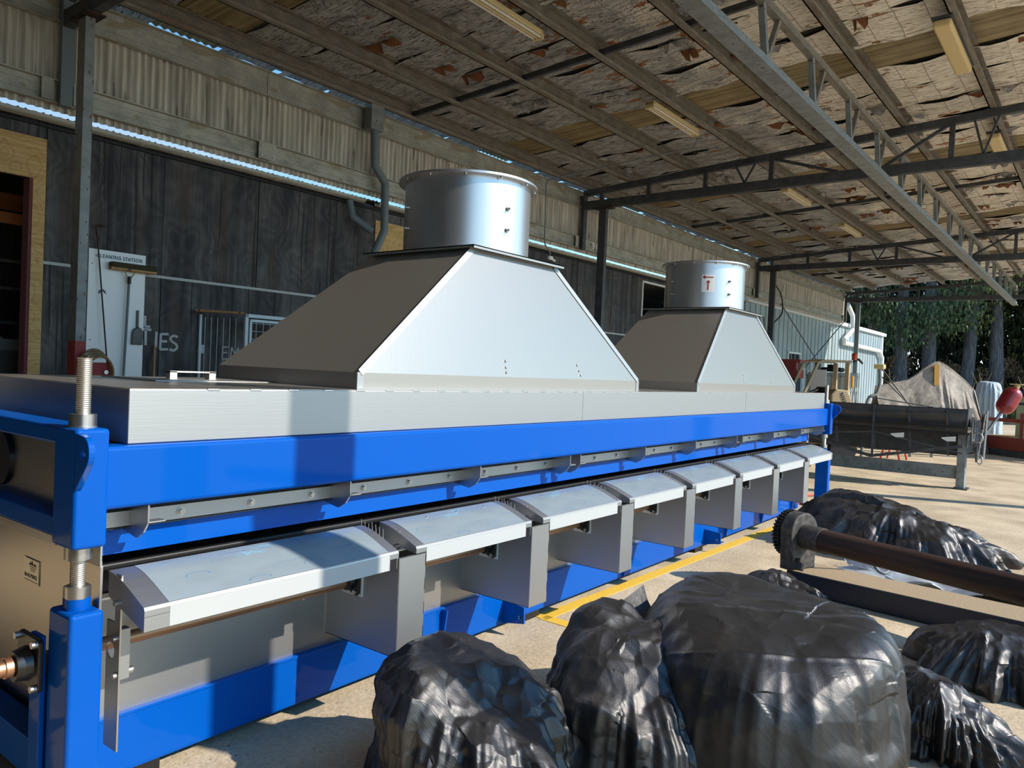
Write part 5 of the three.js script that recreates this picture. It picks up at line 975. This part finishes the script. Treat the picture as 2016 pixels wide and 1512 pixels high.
{
  const front = [[44.5, -8.9, 0.36], [46.0, -7.5, 0.46], [47.0, -6.1, 0.34], [47.8, -4.75, 0.36], [49, -3.1, 0.32], [49.5, -1.6, 0.34], [50.5, 0.2, 0.44], [51, 2.2, 0.5], [51, 4.4, 0.55], [51, 7, 0.5]];
  const kinds = ['slender', 'stout', 'pale', 'leaning', 'twin'];
  front.forEach(([x, z, r], i) => {
    const R = rngOf(500 + i), g = thing('gum_tree', ['gum tree trunk nearest the pale far building', 'stoutest gum tree, right of the pale far building', 'slim pale gum tree above the left end of the grey tent', 'gum tree rising behind the peak of the grey tent', 'gum tree right of the tent peak', 'gum tree behind the small pale tarpaulin', 'thick gum tree above the red float', 'gum tree at the right edge of the view', 'gum tree just right of the view', 'last gum tree right of the view'][i], 'tree', [x, 0, z], { group: 'front row of gum trees' });
    const lean = (R() - 0.5) * 1.4, H = 15 + 5 * R();
    const c = new THREE.CatmullRomCurve3([V(x, 0, z), V(x + 0.1, H * 0.3, z + lean * 0.3), V(x - 0.1, H * 0.6, z + lean * 0.7), V(x, H, z + lean)]);
    const tr = grid(16, 12, (u, v) => { const p = c.getPoint(u), q = r * (1.15 - 0.8 * u) * (1 + 0.35 * Math.exp(-u * 18)) * (1 + 0.12 * n2(v * 6.28, u * 4 + i)), a = v * Math.PI * 2; return [p.x + q * Math.cos(a), p.y, p.z + q * Math.sin(a)]; });
    for (let k = 0; k < tr.attributes.uv.count; k++) tr.attributes.uv.setXY(k, tr.attributes.uv.getY(k) * 3, tr.attributes.uv.getX(k) * H);
    part(g, 'trunk', tr, M.bark);
    const cs = []; for (let k = 0; k < 9; k++) { const b = 4.4 + R() * (H - 4), s = R() * 6.28, L = 0.8 + 2.2 * R(); const e = [x + Math.cos(s) * L, b + 0.6, z + lean * b / H + Math.sin(s) * L]; if (k < 6) part(g, 'branch', rod([x, b - 0.8, z + lean * b / H], e, 0.09, 0.03, 6), M.bark); cs.push([...e, 1.1 + 0.9 * R()]); }
    cs.push([x, H, z + lean, 2.6], [x, H - 2, z + lean, 2.6]);
    const f = part(g, 'foliage', foliage(cs, 9000, 0.2, 900 + i), [M.leafA, M.leafC, M.leafB][i % 3]); f.userData.kind = 'stuff';
  });
  for (let i = 0; i < 16; i++) {
    const R = rngOf(700 + i), x = 54 + 5 * R(), z = -16 + i * 2.0 + R(), g = thing('forest_tree', `${ORD[i]} dark tree from the left in the dense row behind the gum trees`, 'tree', [x, 0, z], { group: 'dense row of trees behind' });
    part(g, 'trunk', rod([x, 0, z], [x, 15, z], 0.3, 0.1, 8), M.bark);
    const cs = []; for (let k = 0; k < 14; k++) cs.push([x + (R() - 0.5) * 3, 1.0 + k * 1.15, z + (R() - 0.5) * 3, 1.5 + R()]);
    const f = part(g, 'foliage', foliage(cs, 9000, 0.3, 1300 + i), [M.leafC, M.leafA, M.leafC, M.leafB][i % 4]); f.userData.kind = 'stuff';
  }
  for (let i = 0; i < 14; i++) {
    const R = rngOf(1700 + i), x = (i % 2 ? 50.5 : 43) + 2.5 * R(), z = -11 + i * 1.15, g = thing('undergrowth_bush', `${ORD[i]} straggly bush from the left at the foot of the gum trees`, 'bush', [x, 0, z], { group: 'undergrowth along the tree row' });
    const cs = []; for (let k = 0; k < 5; k++) cs.push([x + (R() - 0.5) * 1.6, 0.6 + R() * (i % 2 ? 2.6 : 0.8), z + (R() - 0.5) * 1.6, 0.8]);
    const f = part(g, 'foliage', foliage(cs, 2200, 0.16, 1900 + i), i % 2 ? M.strawLeaf : M.leafB); f.userData.kind = 'stuff';
    const st = []; for (let k = 0; k < 14; k++) st.push(rod([x + (R() - 0.5) * 1.4, 0, z + (R() - 0.5) * 1.4], [x + (R() - 0.5) * 2, 1.6 + R(), z + (R() - 0.5) * 2], 0.02, 0.01, 5)); part(g, 'stems', st, M.straw);
  }
}
scene.traverse((o) => { if (o.isMesh && !o.isSky) { o.castShadow = true; o.receiveShadow = true; } });
renderer.render(scene, camera);
